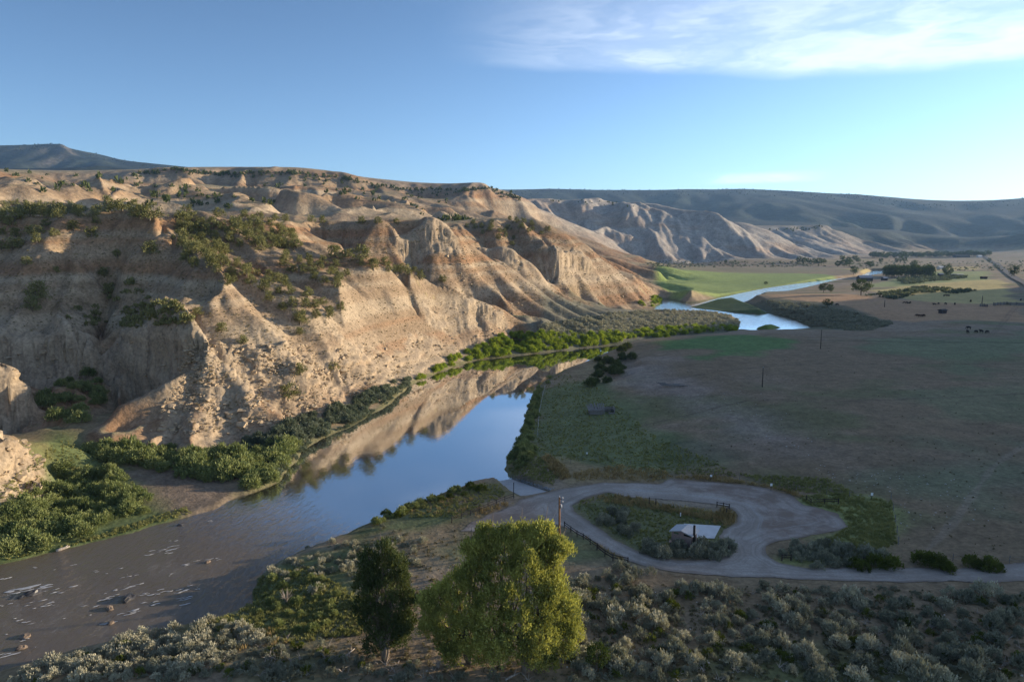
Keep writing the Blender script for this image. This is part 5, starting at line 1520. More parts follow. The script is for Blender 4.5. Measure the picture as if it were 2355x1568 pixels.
# ------------------------------------------------------------------ foreground trees
def big_tree(name, lobes, bases, per_lobe, leaf_m, seed, label, fork=3.0, shrink=0.80, nx=3):
    r = np.random.default_rng(seed)
    lobes = [(a, b, c, d * shrink) for a, b, c, d in lobes]
    rl = np.random.default_rng(seed + 5)
    extra = []
    for a, b, c, d in lobes:
        for _ in range(nx):
            th_ = rl.uniform(-2.6, 0.5); q = d * 20 * rl.uniform(0.7, 1.05)
            extra.append((a + cos(th_) * q, b + sin(th_) * q, c - rl.uniform(-0.5, 1.0), rl.uniform(0.5, 0.95)))
    nmain = len(lobes)
    lobes = lobes + extra
    ctr = [np.array(P(a, b, c)) for a, b, c, d in lobes]
    base = [np.array(cast1(*b)) for b in bases]
    e = empty(name, tuple(base[0]))
    off = base[0]
    Cs, Ds = [], []
    cen = np.mean(ctr, 0)
    for c, (_, _, _, R) in zip(ctr, lobes):
        n = int(per_lobe * R * R / 5)
        d = unit(r.normal(size=(n, 3)))
        keep = (d @ unit(c - cen) > -0.45) | (r.uniform(size=n) < 0.2)
        d = d[keep]; n = len(d)
        k = r.uniform(0.55, 1.08, n) ** 0.7
        pc = c + d * (k * R)[:, None] * np.array([1, 1, 0.95])
        pc = pc[pc[:, 2] > off[2] + 0.7]; d = d[:len(pc)]
        m_ = 24
        C = np.repeat(pc, m_, 0) + r.normal(size=(len(pc) * m_, 3)) * np.array([0.20, 0.20, 0.28])
        D = unit(np.repeat(unit(pc - c), m_, 0) * 0.55 + np.array([0, 0, 1.0]) + r.normal(size=C.shape) * 0.38)
        Cs.append(C); Ds.append(D)
    C = np.concatenate(Cs); D = np.concatenate(Ds)
    cr_ = obj('crown', leaves(C - off, D, r.uniform(0.22, 0.48, len(C)), r.uniform(0.05, 0.085, len(C)), r), leaf_m, e)
    wood = []
    for c, (_, _, _, R) in list(zip(ctr, lobes))[:nmain]:
        b_ = base[int(np.argmin([np.linalg.norm((c - q)[:2]) for q in base]))]
        mid = b_ + np.array([(c[0] - b_[0]) * 0.22, (c[1] - b_[1]) * 0.22, fork * r.uniform(0.8, 1.3)])
        q = (mid + c) / 2 + r.normal(size=3) * 0.3
        wood.append(tube(np.array([b_ - (0, 0, 0.4), (b_ * 0.6 + mid * 0.4) + r.normal(size=3) * 0.06, mid, q, c, c + (c - q) * 0.5]) - off, [0.26, 0.22, 0.16, 0.10, 0.06, 0.02], 8))
        for _ in range(3):
            d = unit(r.normal(size=3)) * R * 0.8
            wood.append(tube(np.array([q, (q + c + d) / 2, c + d]) - off, [0.05, 0.03, 0.01], 5))
    obj('trunk', wood, M_BARK, e, True)
    return tag(e, label, 'tree')


def cast1(a, b, y0=55.0):
    x, y, z = cast(np.array([float(a)]), np.array([float(b)]), y0)
    return float(x[0]), float(y[0]), float(z[0])


big_tree('cottonwood_tree', [
    (1160, 1262, 75, 2.6), (1120, 1268, 75.5, 2.2), (1200, 1250, 75.5, 2.4), (1245, 1252, 75, 2.2), (1262, 1275, 74.5, 2.0), (1098, 1290, 75, 1.8),
    (1255, 1320, 74.5, 2.5), (1210, 1320, 73, 2.6), (1150, 1330, 73.5, 2.6), (1090, 1335, 74, 2.2), (1050, 1350, 74.5, 2.2), (1015, 1375, 74.5, 1.8),
    (1275, 1390, 73.5, 2.2), (1235, 1400, 72, 2.7), (1180, 1390, 71.2, 2.5), (1125, 1400, 72, 2.5), (1070, 1405, 73, 2.5), (1025, 1430, 73.5, 2.0),
    (1280, 1440, 72.5, 1.9), (1240, 1465, 71, 2.5), (1185, 1460, 70.5, 2.4), (1130, 1465, 71, 2.4), (1075, 1460, 72, 2.4), (1030, 1475, 73, 1.6),
    (1215, 1500, 70.5, 1.8), (1150, 1505, 70.5, 1.7), (1100, 1500, 71.5, 1.6), (1255, 1350, 73, 2.2),
    (1130, 1236, 75.5, 1.7), (1082, 1262, 75, 1.4), (1196, 1226, 75.5, 1.5), (1250, 1226, 75, 1.5), (1286, 1262, 74.5, 1.3), (992, 1400, 74, 1.5), (985, 1445, 73.5, 1.3), (1302, 1400, 73.5, 1.4), (1308, 1450, 72.5, 1.3), (1292, 1492, 72, 1.4), (1040, 1512, 72.5, 1.4), (1250, 1520, 71.2, 1.3)],
    [(1080, 1524), (1205, 1548), (1150, 1535)], 145, M_COTT, 41, 'huge yellow green cottonwood with its right side in evening sun')
big_tree('dark_tree', [
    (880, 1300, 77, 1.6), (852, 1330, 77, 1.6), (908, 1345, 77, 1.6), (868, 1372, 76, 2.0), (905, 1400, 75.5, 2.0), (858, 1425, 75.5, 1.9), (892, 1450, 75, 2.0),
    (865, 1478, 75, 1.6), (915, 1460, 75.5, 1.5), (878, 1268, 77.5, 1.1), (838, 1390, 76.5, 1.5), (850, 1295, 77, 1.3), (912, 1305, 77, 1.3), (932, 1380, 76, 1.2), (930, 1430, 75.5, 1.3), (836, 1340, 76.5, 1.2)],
    [(884, 1520)], 150, M_COTTD, 42, 'dark tree in full shade left of the huge cottonwood', 2.2, 0.95, 1)
p = cast1(1372, 1542)
tree((TREES[1][0], TREES[1][1]), 'young_willow_tree', p, 3.6, 3.0, R0, 'small yellowish sapling right of the huge cottonwood', 'tree', None)

# dead shrub, pale shrubs, snags and fallen branches
def snag(name, px, py, h_, n, seed, mat, label, spread=0.5):
    r = np.random.default_rng(seed); b_ = cast1(px, py)
    parts = []
    for i in range(n):
        a = r.uniform(0, 6.28); q = r.uniform(0.2, spread) * h_
        parts.append(tube([(0, 0, -0.1), (cos(a) * q * 0.3, sin(a) * q * 0.3, h_ * 0.4), (cos(a) * q, sin(a) * q, h_ * r.uniform(0.7, 1.05))], [0.05, 0.03, 0.008], 4))
    o = obj(name, parts, mat); o.location = b_
    return tag(o, label, 'dead shrub')


snag('dead_shrub', 658, 1385, 1.7, 46, 61, M_DEAD, 'bare pinkish grey shrub in the green hollow near the rapids', 0.7)
snag('dead_snag', 668, 742, 4.0, 34, 62, M_DEAD, 'bare grey snag beside a round juniper on the sunlit spur', 0.45)
snag('dead_snag', 1008, 1535, 1.4, 14, 63, M_DEAD, 'small bare snag under the left edge of the huge cottonwood', 0.7)
one(SAGES2[2], 'sagebrush_pale', cast1(725, 1362), 1.2, R0, 'rounded pale yellow shrub next to the bare pinkish shrub', 'shrub', None)
for i, (a, b, c, d, rr, lab) in enumerate([(795, 1512, 818, 1492, 0.10, 'forked bleached branch lying left of the dark tree'), (1165, 1564, 1195, 1550, 0.12, 'pale fallen branch at the foot of the huge cottonwood'),
                                           (132, 1268, 160, 1259, 0.28, 'pale driftwood log stranded at the left water edge')]):
    p = np.array(cast1(a, b)); q = np.array(cast1(c, d))
    q = q + (0, 0, 0.25); p = p + (0, 0, 0.2)
    v = q - p
    side_ = np.array([-v[1], v[0], 0.3 * np.linalg.norm(v)]) * 0.3
    o = obj('driftwood_log' if i == 2 else 'fallen_branch', [tube([p * 0 - v * 0.1, v * 0.3 + (0, 0, 0.05), v * 0.7, v * 1.05], [rr, rr * 0.95, rr * 0.7, rr * 0.35], 7), tube([v * 0.55, v * 0.8 + side_ * 0.6, v * 0.95 + side_], [rr * 0.5, rr * 0.35, rr * 0.12], 5)], M_DEAD, None, True)
    o.location = p; tag(o, lab, 'log')

tw = []
rt = np.random.default_rng(66)
for p in np.concatenate([scatter([(1300, 1350), (2354, 1370), (2354, 1568), (1310, 1568)], 130, 1210), scatter([(0, 1568), (400, 1445), (600, 1450), (980, 1540), (1290, 1568)], 60, 1211)]):
    for k in range(5):
        a = rt.uniform(0, 6.28); L_ = rt.uniform(0.3, 1.0)
        tw.append(tube(np.array([(0, 0, 0), (cos(a) * L_ * 0.4, sin(a) * L_ * 0.4, L_ * 0.5), (cos(a) * L_, sin(a) * L_, L_ * rt.uniform(0.5, 1.1))]) + p, [0.035, 0.025, 0.008], 4))
tag(obj('dead_twigs', tw, M_DEAD), kind='stuff')
# ------------------------------------------------------------------ boat ramp, pad
tag(sheet('boat_ramp', lambda x, y: poly_sd(x, y, RAMP), -8, 16, 130, 156, 0.35, 0.05, M_CONC), kind='structure')
tag(sheet('pavement', lambda x, y: poly_sd(x, y, PADP), 18, 44, 98, 122, 0.35, 0.12, plain_mat('white_concrete', (0.62, 0.61, 0.60), 0.9, 0.08, 0.8)), kind='structure')
rr_ = []
for p in scatter([(1164, 1090), (1172, 1093), (1265, 1122), (1275, 1122), (1262, 1128), (1240, 1122), (1170, 1100)], 150, 1300):
    rr_.append(p)
mass('riprap', np.array(rr_), R0.uniform(0.12, 0.34, len(rr_)), STONES, plain_mat('grey_riprap', (0.28, 0.27, 0.26), 0.9, 0.3), 1.0, 11)

# ------------------------------------------------------------------ toilet building
Aw = np.array(G(1543, 1252, 3.95)); Bw = np.array(G(1588, 1264, 3.95))
fx = unit(Bw - Aw); Wd = float(np.linalg.norm(Bw - Aw)); fy = np.array([-fx[1], fx[0], 0]); up_ = np.array([0, 0, 1.0])
e = empty('toilet_building', tuple(Aw), 0)
tag(e, 'small pinkish tan toilet building with grey roof and black vent pipe', 'building')


def Q(a, b, c):
    return fx * a + fy * b + up_ * c


Dp, Hh, rise = 2.5, 2.35, 0.42
def solid(corners_bottom, corners_top):
    n = len(corners_bottom)
    V = np.array(corners_bottom + corners_top)
    F = [(i, (i + 1) % n, n + (i + 1) % n, n + i) for i in range(n)]
    if n == 4:
        F += [(3, 2, 1, 0), (4, 5, 6, 7)]
    return V, np.array(F)


wall = [solid([Q(0, 0, -0.4), Q(Wd, 0, -0.4), Q(Wd, Dp, -0.4), Q(0, Dp, -0.4)], [Q(0, 0, Hh), Q(Wd, 0, Hh), Q(Wd, Dp, Hh), Q(0, Dp, Hh)])]
for yb in (0.0, Dp):
    wall.append((np.array([Q(0.1, yb, Hh), Q(Wd - 0.1, yb, Hh), Q(Wd / 2, yb, Hh + rise * 0.9)]), np.array([(0, 1, 2, 0)])))
obj('wall', wall, M_WALL, e)
ov = 0.32
roof = []
for s_ in (0, 1):
    xe = -ov if s_ == 0 else Wd + ov
    ze = Hh - rise * ov / (Wd / 2) + 0.02
    pts = [Q(xe, -ov, ze), Q(Wd / 2, -ov, Hh + rise + 0.02), Q(Wd / 2, Dp + ov, Hh + rise + 0.02), Q(xe, Dp + ov, ze)]
    roof.append(solid(pts, [p + up_ * 0.14 for p in pts]))
obj('roof', roof, M_ROOF, e)
wnd = obj('vent_window', bar(Q(Wd * 0.62, -0.03, Hh - 0.12), Q(Wd * 0.98, -0.03, Hh - 0.12), 0.05, 0.30), M_BLACK, e)
obj('vent_window', bar(Q(Wd * 0.12, -0.03, Hh - 0.15), Q(Wd * 0.36, -0.03, Hh - 0.15), 0.05, 0.26), plain_mat('window_glass', (0.10, 0.13, 0.07), 0.3, 0.1), e)
obj('door', bar(Q(Wd + 0.03, Dp * 0.55, 0.98), Q(Wd + 0.03, Dp * 0.78, 0.98), 0.05, 2.0), M_BARN, e)
obj('vent_pipe', tube([Q(Wd + 0.32, 0.35, -0.3), Q(Wd + 0.32, 0.35, 2.0), Q(Wd + 0.32, 0.35, Hh + 1.7)], 0.19, 12), M_BLACK, e, True)
# little sign in front of the building
def sign(px, py, hgt, w, h_, label, wmat=None):
    b_ = cast1(px, py)
    e_ = empty('small_sign', b_); tag(e_, label, 'sign')
    obj('post', bar((0, 0, -0.2), (0, 0, hgt), 0.07, 0.07), M_RAIL, e_)
    obj('sign_panel', bar((-w / 2, -0.06, hgt - h_ / 2), (w / 2, -0.06, hgt - h_ / 2), 0.03, h_), wmat or M_WHITE, e_)


sign(1772, 1128, 1.5, 0.42, 0.50, 'white sign on the pasture edge above the parking area')
sign(2003, 1150, 1.5, 0.42, 0.55, 'white sign near the fenced corner of the green patch')
sign(1634, 1104, 1.2, 0.45, 0.40, 'white sign in dry grass at the corner of the parking strip')
sign(1349, 1050, 1.1, 0.36, 0.42, 'white sign alone on the green meadow above the ramp')
sign(1564, 1190, 1.0, 0.18, 0.7, 'slim white marker behind the toilet building')
sign(1540, 1262, 1.5, 0.42, 0.32, 'pinkish sign poking out of silvery sagebrush by the toilet building', plain_mat('faded_sign', (0.55, 0.36, 0.30), 0.7, 0.2))

# ------------------------------------------------------------------ fences
def fence(name, posts, label, ph=1.05, pw=0.14, rails=(0.5, 0.9), rw=0.075, mat=M_RAIL, wire=False, tall=None, group=None):
    """posts: points of the view where each post meets the ground"""
    b_ = [np.array(cast1(*q)) for q in posts]
    e_ = empty(name, tuple(b_[0])); tag(e_, label, 'fence', group)
    for i, q in enumerate(b_):
        hh_ = tall[i] if tall and i in tall else ph
        obj('post', bar(q - b_[0] - (0, 0, 0.3), q - b_[0] + (0, 0, hh_), pw, pw), mat, e_)
    for a, b2 in zip(b_[:-1], b_[1:]):
        for z_ in rails:
            p0, p1 = a - b_[0] + (0, 0, z_), b2 - b_[0] + (0, 0, z_)
            if wire:
                obj('wire', tube([p0, p1], rw, 4), mat, e_)
            else:
                obj('rail', bar(p0, p1, rw * 0.7, rw * 1.5), mat, e_)
    return e_


def z5(x, y): return ((1050 + x * 0.19133) / 1.0617, (1080 + y * 0.19133) / 1.0617)
def b2(x, y): return ((1380 + x * 0.22081) / 1.0617, (1150 + y * 0.22081) / 1.0617)
def b3(x, y): return ((1850 + x * 0.27601) / 1.0617, (1130 + y * 0.27601) / 1.0617)
def b4(x, y): return ((2050 + x * 0.19108) / 1.0617, (600 + y * 0.19108) / 1.0617)


fence('rail_fence', [z5(*q) for q in [(275, 1020), (398, 965), (512, 930), (625, 880), (738, 838), (843, 790), (952, 745), (1065, 708)]], 'dark rail fence left of the ramp ending in a tall post', tall={7: 3.2})
fence('rail_fence', [z5(*q) for q in [(1712, 1080), (1793, 1140), (1872, 1195), (1952, 1235), (2040, 1300), (2130, 1360), (2227, 1445), (2330, 1510)]] + [b2(348, 870), b2(435, 940), b2(525, 985), b2(690, 1020)], 'long dark rail fence beside the loop road below the pole')
fence('rail_fence', [b2(1673, 395), b2(1745, 405), b2(1810, 420), b2(1780, 470)], 'short cornered rail fence at the wide end of the road island')
fence('rail_fence', [b3(425, 330), b3(467, 365), b3(587, 360), b3(710, 360)], 'low rail fence in tall green grass right of the parking area')
fence('rail_fence', [b3(930, 885), b3(993, 890), b3(1080, 885)], 'rail fence between silvery and olive shrubs by the straight road')
fence('rail_fence', [b3(210, 862), b3(290, 862)], 'single rail fence stub under sagebrush at the junction')
fence('fence_post_pair', [b2(925, 370), b2(998, 388)], 'pair of bare posts in dry grass on the road island', rails=(), ph=1.5)
fence('wire_fence', [b3(808, 300), b3(1003, 318), b3(1175, 322), b3(1195, 420), b3(1212, 520), b3(1228, 620), b3(1240, 720)], 'grey wire fence round the corner of the green patch', ph=1.3, pw=0.10, rails=(0.5, 1.0), rw=0.012, wire=True, mat=M_PLANK)
fence('wire_fence', [(1268, 1052), (1312, 1066), (1340, 1058), (1375, 1060), (1410, 1064), (1450, 1068), (1490, 1072), (1530, 1078), (1580, 1084), (1640, 1092), (1700, 1103), (1760, 1116), (1830, 1128), (1900, 1136)], 'thin wire fence along the upper side of the dry grass', ph=1.2, pw=0.07, rails=(0.5, 1.0), rw=0.010, wire=True, mat=M_PLANK)
fence('wire_fence', [(1236, 1000), (1238, 975), (1240, 950), (1244, 930), (1248, 910), (1253, 892)], 'pale wire fence following the right river bank', ph=1.2, pw=0.09, rails=(0.5, 1.0), rw=0.02, wire=True, mat=M_CERAM)
fence('wire_fence', [(2190, 1290), (2230, 1292), (2275, 1293), (2320, 1294), (2354, 1296)], 'wire fence behind the olive shrubs by the straight road', ph=1.2, pw=0.08, rails=(0.5, 1.0), rw=0.012, wire=True, mat=M_PLANK)
fence('corral_fence', [b4(1790, 775), b4(1815, 778), b4(1840, 775), b4(1880, 782)], 'pale corral fence left of the larger corral on the far pasture', ph=1.9, pw=0.5, rails=(0.4, 0.9, 1.5), rw=0.25, mat=M_PLANK)
fence('corral_fence', [b4(1960, 765), b4(1980, 768), b4(2010, 760), b4(2050, 758), b4(2090, 755), b4(2130, 752), b4(2180, 760), b4(2250, 758), b4(2355, 765)], 'long pale corral fence at the right edge of the far pasture', ph=2.2, pw=0.5, rails=(0.5, 1.1, 1.7), rw=0.3, mat=M_PLANK)

# ------------------------------------------------------------------ poles
pb = np.array(P(1286, 1143, 103)); gz = float(H(pb[0], pb[1]))
e = empty('utility_pole', (pb[0], pb[1], gz)); tag(e, 'tall orange brown utility pole beside the huge cottonwood', 'utility pole')
ht = pb[2] - gz
obj('pole', tube([(0.08, 0, -0.5), (0.04, 0, ht * 0.5), (0, 0, ht)], [0.19, 0.165, 0.13], 12), M_POLE, e, True)
br = obj('bracket', [bar((0.1, 0, ht - 0.35), (0.5, 0, ht - 0.2), 0.06, 0.06), bar((0.1, 0, ht - 0.95), (0.5, 0, ht - 0.8), 0.06, 0.06)], M_RAIL, e)
for z_ in (-0.1, -0.7):
    obj('insulator', tube([(0.5, 0, ht + z_ - 0.12), (0.5, 0, ht + z_), (0.5, 0, ht + z_ + 0.16)], [0.09, 0.12, 0.05], 8), M_CERAM, br, True)
obj('insulator', tube([(0, 0, ht), (0, 0, ht + 0.22)], [0.07, 0.05], 8), M_CERAM, e, True)
obj('transformer_can', tube([(0.28, 0, ht - 1.75), (0.28, 0, ht - 1.2)], [0.14, 0.14], 10), M_CERAM, e, True)
obj('guy_wire', tube([(0, 0, ht - 0.9), (-2.6, 1.4, 0.0)], 0.014, 4), M_CERAM, e)
for a, b, top, lab in [(1752, 890, 845, 'thin dark pole standing in the middle of the brown pasture'), (1886, 802, 757, 'thin pole near the skyline edge of the brown pasture'), (2033, 706, 690, 'far thin pole on the sunlit upper pasture'),
                       (2257, 699, 680, 'far thin pole behind the pale corral')]:
    p = np.array(cast1(a, b)); q = P(a, top, p[1]); hh_ = q[2] - p[2]
    e = empty('telephone_pole', tuple(p)); tag(e, lab, 'utility pole')
    th_ = 0.15 * max(1, p[1] / 330)
    obj('pole', tube([(0, 0, -0.4), (0, 0, hh_ * 0.6), (0, 0, hh_)], [th_ * 1.2, th_, th_ * 0.8], 8), M_POLEG, e, True)
    obj('insulator', tube([(0, 0, hh_), (0, 0, hh_ + 0.25)], 0.08, 6), M_CERAM, e)

# ------------------------------------------------------------------ ruins on the pasture
p = np.array(cast1(1384, 953)); e = empty('ruined_cabin', tuple(p)); tag(e, 'collapsed grey plank cabin in the green meadow', 'cabin')
rq = np.random.default_rng(70)
for i, (x0, y0_, x1, y1) in enumerate([(-3.6, 0, 0.4, 0), (-3.6, 3.4, 0.4, 3.4), (-3.6, 0, -3.6, 3.4)]):
    obj('wall', [bar((x0, y0_, 0.15 + k * 0.3), (x1, y1, 0.15 + k * 0.3 + rq.uniform(-0.05, 0.05)), 0.22, 0.27) for k in range(5)], M_PLANK, e)
roofp = []
for k in range(15):
    xx = -4.0 + k * 0.32
    roofp.append(bar((xx, -0.6 + rq.uniform(-0.3, 0.3), 1.35 + rq.uniform(-0.15, 0.15)), (xx + rq.uniform(-0.3, 0.3), 3.2 + rq.uniform(-0.4, 0.4), 2.5 + rq.uniform(-0.3, 0.3)), 0.28, 0.05))
obj('roof', roofp, M_PLANK, e)
fr = [bar((0.6, 0, -0.1), (0.6, 0, 1.9), 0.2, 0.2), bar((2.0, 0, -0.1), (2.0, 0, 1.9), 0.16, 0.2), bar((3.6, 0, -0.1), (3.6, 0, 1.9), 0.2, 0.2), bar((0.4, 0, 1.95), (3.9, 0, 1.85), 0.22, 0.25), bar((2.1, 0, 0.4), (3.5, 0, 0.4), 0.15, 0.5),
      bar((3.6, 0, 1.0), (3.6, 3.2, 1.0), 0.15, 1.8), bar((0.6, 3.2, 0.8), (3.6, 3.2, 0.8), 0.15, 1.5)]
obj('door_frame', fr, M_PLANK, e)
p = np.array(cast1(1550, 888)); e = empty('collapsed_shed', tuple(p)); tag(e, 'flattened heap of grey planks on the stony pasture', 'ruin')
for k in range(9):
    a = rq.uniform(-0.25, 0.2)
    x0 = rq.uniform(-3, 1); y0_ = rq.uniform(-2.5, 2.5); L_ = rq.uniform(3, 6)
    obj('plank', bar((x0, y0_, 0.15 + rq.uniform(0, 0.25)), (x0 + L_ * cos(a), y0_ + L_ * sin(a), 0.15 + rq.uniform(0, 0.35)), 0.35, 0.12), M_PLANK, e)
for k in range(5):
    a = -0.9 + rq.uniform(-0.1, 0.1)
    obj('log', tube([(-5.4 + k * 0.6, 2.4 - k * 0.25, 0.9), (-5.4 + k * 0.6 + 3.2 * cos(a), 2.4 - k * 0.25 + 3.2 * sin(a), 0.25)], 0.15, 7), M_PLANK, e)

# ------------------------------------------------------------------ river stones and white water
def z7(x, y): return (x * 0.39984, 1035.8 + y * 0.39984)


for i, (a, b, s_, mt, lab) in enumerate([(190, 820, 0.95, M_DROCK, 'dark wet boulder below the largest patch of foam'), (740, 848, 1.0, M_DROCK, 'dark wet boulder in the middle of the rapids'), (630, 908, 0.6, M_WROCK, 'pale tan boulder in the rapids'),
                                         (143, 1066, 0.62, M_WROCK, 'rusty boulder close to the near bank, upper of two'), (122, 1132, 0.55, M_WROCK, 'rusty boulder close to the near bank, lower of two'), (640, 988, 0.45, M_WROCK, 'small pale boulder breaking the near rapids'),
                                         (1192, 640, 0.45, M_WROCK, 'small pale boulder farthest up the rapids'), (1035, 428, 0.5, M_DROCK, 'small dark boulder at the far water edge'), (125, 842, 0.5, M_DROCK, 'low dark boulder left of the largest foam patch')]):
    p = G(*z7(a, b), 0.05)
    r = np.random.default_rng(700 + i)
    o = obj('river_boulder', blob(s_ * 1.25, s_ * 0.85, s_ * 0.55, r, 9, 6, 0.27), mt, None, False)
    o.location = p; o.rotation_euler = (0, 0, r.uniform(0, 3)); tag(o, lab, 'boulder')
foam = []
rf = np.random.default_rng(71)
flow = unit(np.array([-0.86, -0.5, 0.0])); fl_s = np.array([-flow[1], flow[0], 0])
fl = [(110, 805, 10, 2.2), (150, 800, 6, 1.5), (45, 735, 4, 1), (380, 800, 4, 1), (760, 775, 5, 1.1), (590, 855, 5, 1.1), (640, 810, 4, 0.8), (950, 815, 6, 1.2), (1100, 800, 5, 1.1), (1130, 800, 3, 0.7), (1075, 860, 6, 1.2), (880, 875, 6, 1.0), (770, 915, 6, 1.2),
      (640, 985, 4, 0.8), (930, 575, 6, 1.3), (960, 578, 4, 1.0), (1020, 515, 3, .7), (1190, 635, 4, .8), (1120, 640, 3, .8), (1195, 405, 3, .8), (20, 1175, 5, 1.1), (100, 970, 3, .8), (310, 880, 4, 0.9), (210, 875, 3, .8), (310, 800, 3, .6), (680, 830, 3, .7), (820, 830, 3, .7),
      (20, 890, 4, .9), (150, 985, 3, .8), (985, 710, 2, .5), (190, 675, 2, .5), (545, 695, 2, .5), (420, 655, 2, .5), (945, 965, 3, .7), (520, 890, 3, .7), (740, 720, 3, .7), (130, 1090, 3, .8), (270, 850, 2, .6)]
for k in range(14):
    fl.append((rf.uniform(0, 1150), rf.uniform(600, 1150), 1, rf.uniform(0.25, 0.55)))
for a, b, n, s_ in fl:
    q = z7(a, b)
    if b > 1240 - (a * 0.33) or river_sd(np.array([G(*q, 0)[0]]), np.array([G(*q, 0)[1]]))[0] > -1.0:
        continue
    c = np.array(G(*q, 0.035))
    for k in range(n):
        cc = c + flow * rf.normal() * 0.9 * s_ + fl_s * rf.normal() * 0.45 * s_
        L_ = s_ * rf.uniform(0.25, 0.9); w_ = s_ * rf.uniform(0.05, 0.14)
        m1 = 8
        ring = []
        for j in range(m1):
            t_ = 2 * pi * j / m1
            kk = rf.uniform(0.55, 1.25)
            ring.append(cc + flow * cos(t_) * L_ * kk + fl_s * (sin(t_) * w_ * kk + 0.25 * L_ * cos(t_) ** 2 * (1 if k % 2 else -1)) + (0, 0, rf.uniform(0, 0.05)))
        V = np.array([cc + (0, 0, 0.07)] + ring)
        foam.append((V, np.array([(0, 1 + j, 1 + (j + 1) % m1, 0) for j in range(m1)])))
tag(obj('foam', foam, plain_mat('white_water', (0.40, 0.40, 0.40), 0.9, 0.15)), kind='stuff')

# ------------------------------------------------------------------ grasses
def grass(name, zones_, mat, shapes, seed, s0, s1, y0=60.0):
    pts = np.concatenate([scatter(pl, n, seed + i, y0=y0) for i, (pl, n) in enumerate(zones_)])
    pts = pts[lookup(RO, pts[:, 0], pts[:, 1]) > 0.4]
    pts = pts[lookup(RD, pts[:, 0], pts[:, 1]) > 0.2]
    mass(name, pts, np.random.default_rng(seed).uniform(s0, s1, len(pts)), shapes, mat, 1.0, seed)


grass('dry_grass', [([(1246, 1052), (1262, 1045), (1298, 1075), (1318, 1098), (1290, 1104), (1262, 1080)], 420), ([(1320, 1088), (1420, 1070), (1530, 1082), (1540, 1098), (1500, 1108), (1380, 1100), (1320, 1108)], 420), ([(1540, 1096), (1640, 1095), (1780, 1122), (1850, 1140), (1830, 1148), (1700, 1115), (1560, 1100)], 420),
                    ([(1375, 1142), (1440, 1138), (1520, 1158), (1640, 1178), (1690, 1185), (1690, 1205), (1600, 1192), (1500, 1172), (1390, 1156)], 620), ([(1660, 1165), (1695, 1185), (1690, 1212), (1640, 1210), (1640, 1190)], 200),
                    ([(1080, 1178), (1170, 1152), (1180, 1158), (1100, 1190)], 70), ([(1300, 1200), (1440, 1285), (1430, 1292), (1300, 1210)], 70), ([(450, 1460), (640, 1440), (680, 1480), (520, 1500)], 60), ([(930, 1130), (1100, 1150), (1050, 1190), (900, 1180)], 90)], M_DRYG, TUFTS, 1400, 0.45, 1.0)
grass('meadow_grass', [([(1180, 1080), (1230, 900), (1300, 856), (1360, 880), (1420, 930), (1500, 1000), (1640, 1060), (1700, 1095), (1540, 1090), (1350, 1060), (1260, 1060)], 3600), ([(1316, 1157), (1400, 1135), (1690, 1190), (1660, 1260), (1480, 1270), (1350, 1190)], 1300),
                       ([(1830, 1146), (1900, 1132), (2052, 1152), (2062, 1250), (1950, 1290), (1850, 1260), (1930, 1225), (1900, 1180)], 2400), ([(590, 1330), (700, 1300), (840, 1380), (830, 1460), (640, 1480), (450, 1440), (540, 1410)], 2600), ([(0, 1290), (130, 1262), (300, 1205), (430, 1165), (440, 1180), (300, 1222), (130, 1268)], 1100),
                       ([(950, 1140), (1130, 1108), (1170, 1135), (1060, 1190), (940, 1190)], 900), ([(1170, 1078), (1240, 1050), (1290, 1090), (1270, 1115), (1180, 1092)], 700), ([(0, 1120), (140, 1010), (260, 1050), (330, 1130), (200, 1200), (0, 1240)], 1200), ([(1700, 1090), (1900, 1100), (1980, 1140), (1800, 1130)], 700)], M_GRASS, TUFTW, 1420, 0.18, 0.60)
grass('pasture_tufts', [([(1450, 870), (1750, 800), (2354, 800), (2354, 1290), (2080, 1290), (2060, 1150), (1850, 1120), (1650, 1080), (1500, 980)], 300)], leaf_mat('pasture_weed', (0.15, 0.125, 0.08), (0.22, 0.18, 0.11), 0.1), TINYB, 1440, 0.06, 0.2)
grass('bare_soil_weeds', [([(850, 1230), (1060, 1220), (1250, 1220), (1300, 1300), (1330, 1568), (600, 1568), (640, 1480), (850, 1450)], 900), ([(1300, 1340), (2354, 1362), (2354, 1568), (1300, 1568)], 1500)], leaf_mat('soil_weed', (0.14, 0.13, 0.075), (0.22, 0.19, 0.11), 0.1), TINYB, 1450, 0.08, 0.28)
sp_ = np.concatenate([scatter([(1450, 860), (1600, 850), (1750, 900), (1900, 1000), (1850, 1060), (1650, 950)], 120, 1460), scatter([(1850, 1060), (2200, 1100), (2354, 1180), (2100, 1230), (1950, 1140)], 150, 1461), scatter([(1300, 1350), (2354, 1370), (2354, 1568), (600, 1568)], 120, 1462)])
mass('field_stones', sp_, R0.uniform(0.06, 0.22, len(sp_)), STONES, plain_mat('pale_stone', (0.5, 0.47, 0.43), 0.9, 0.2), 1.0, 12)

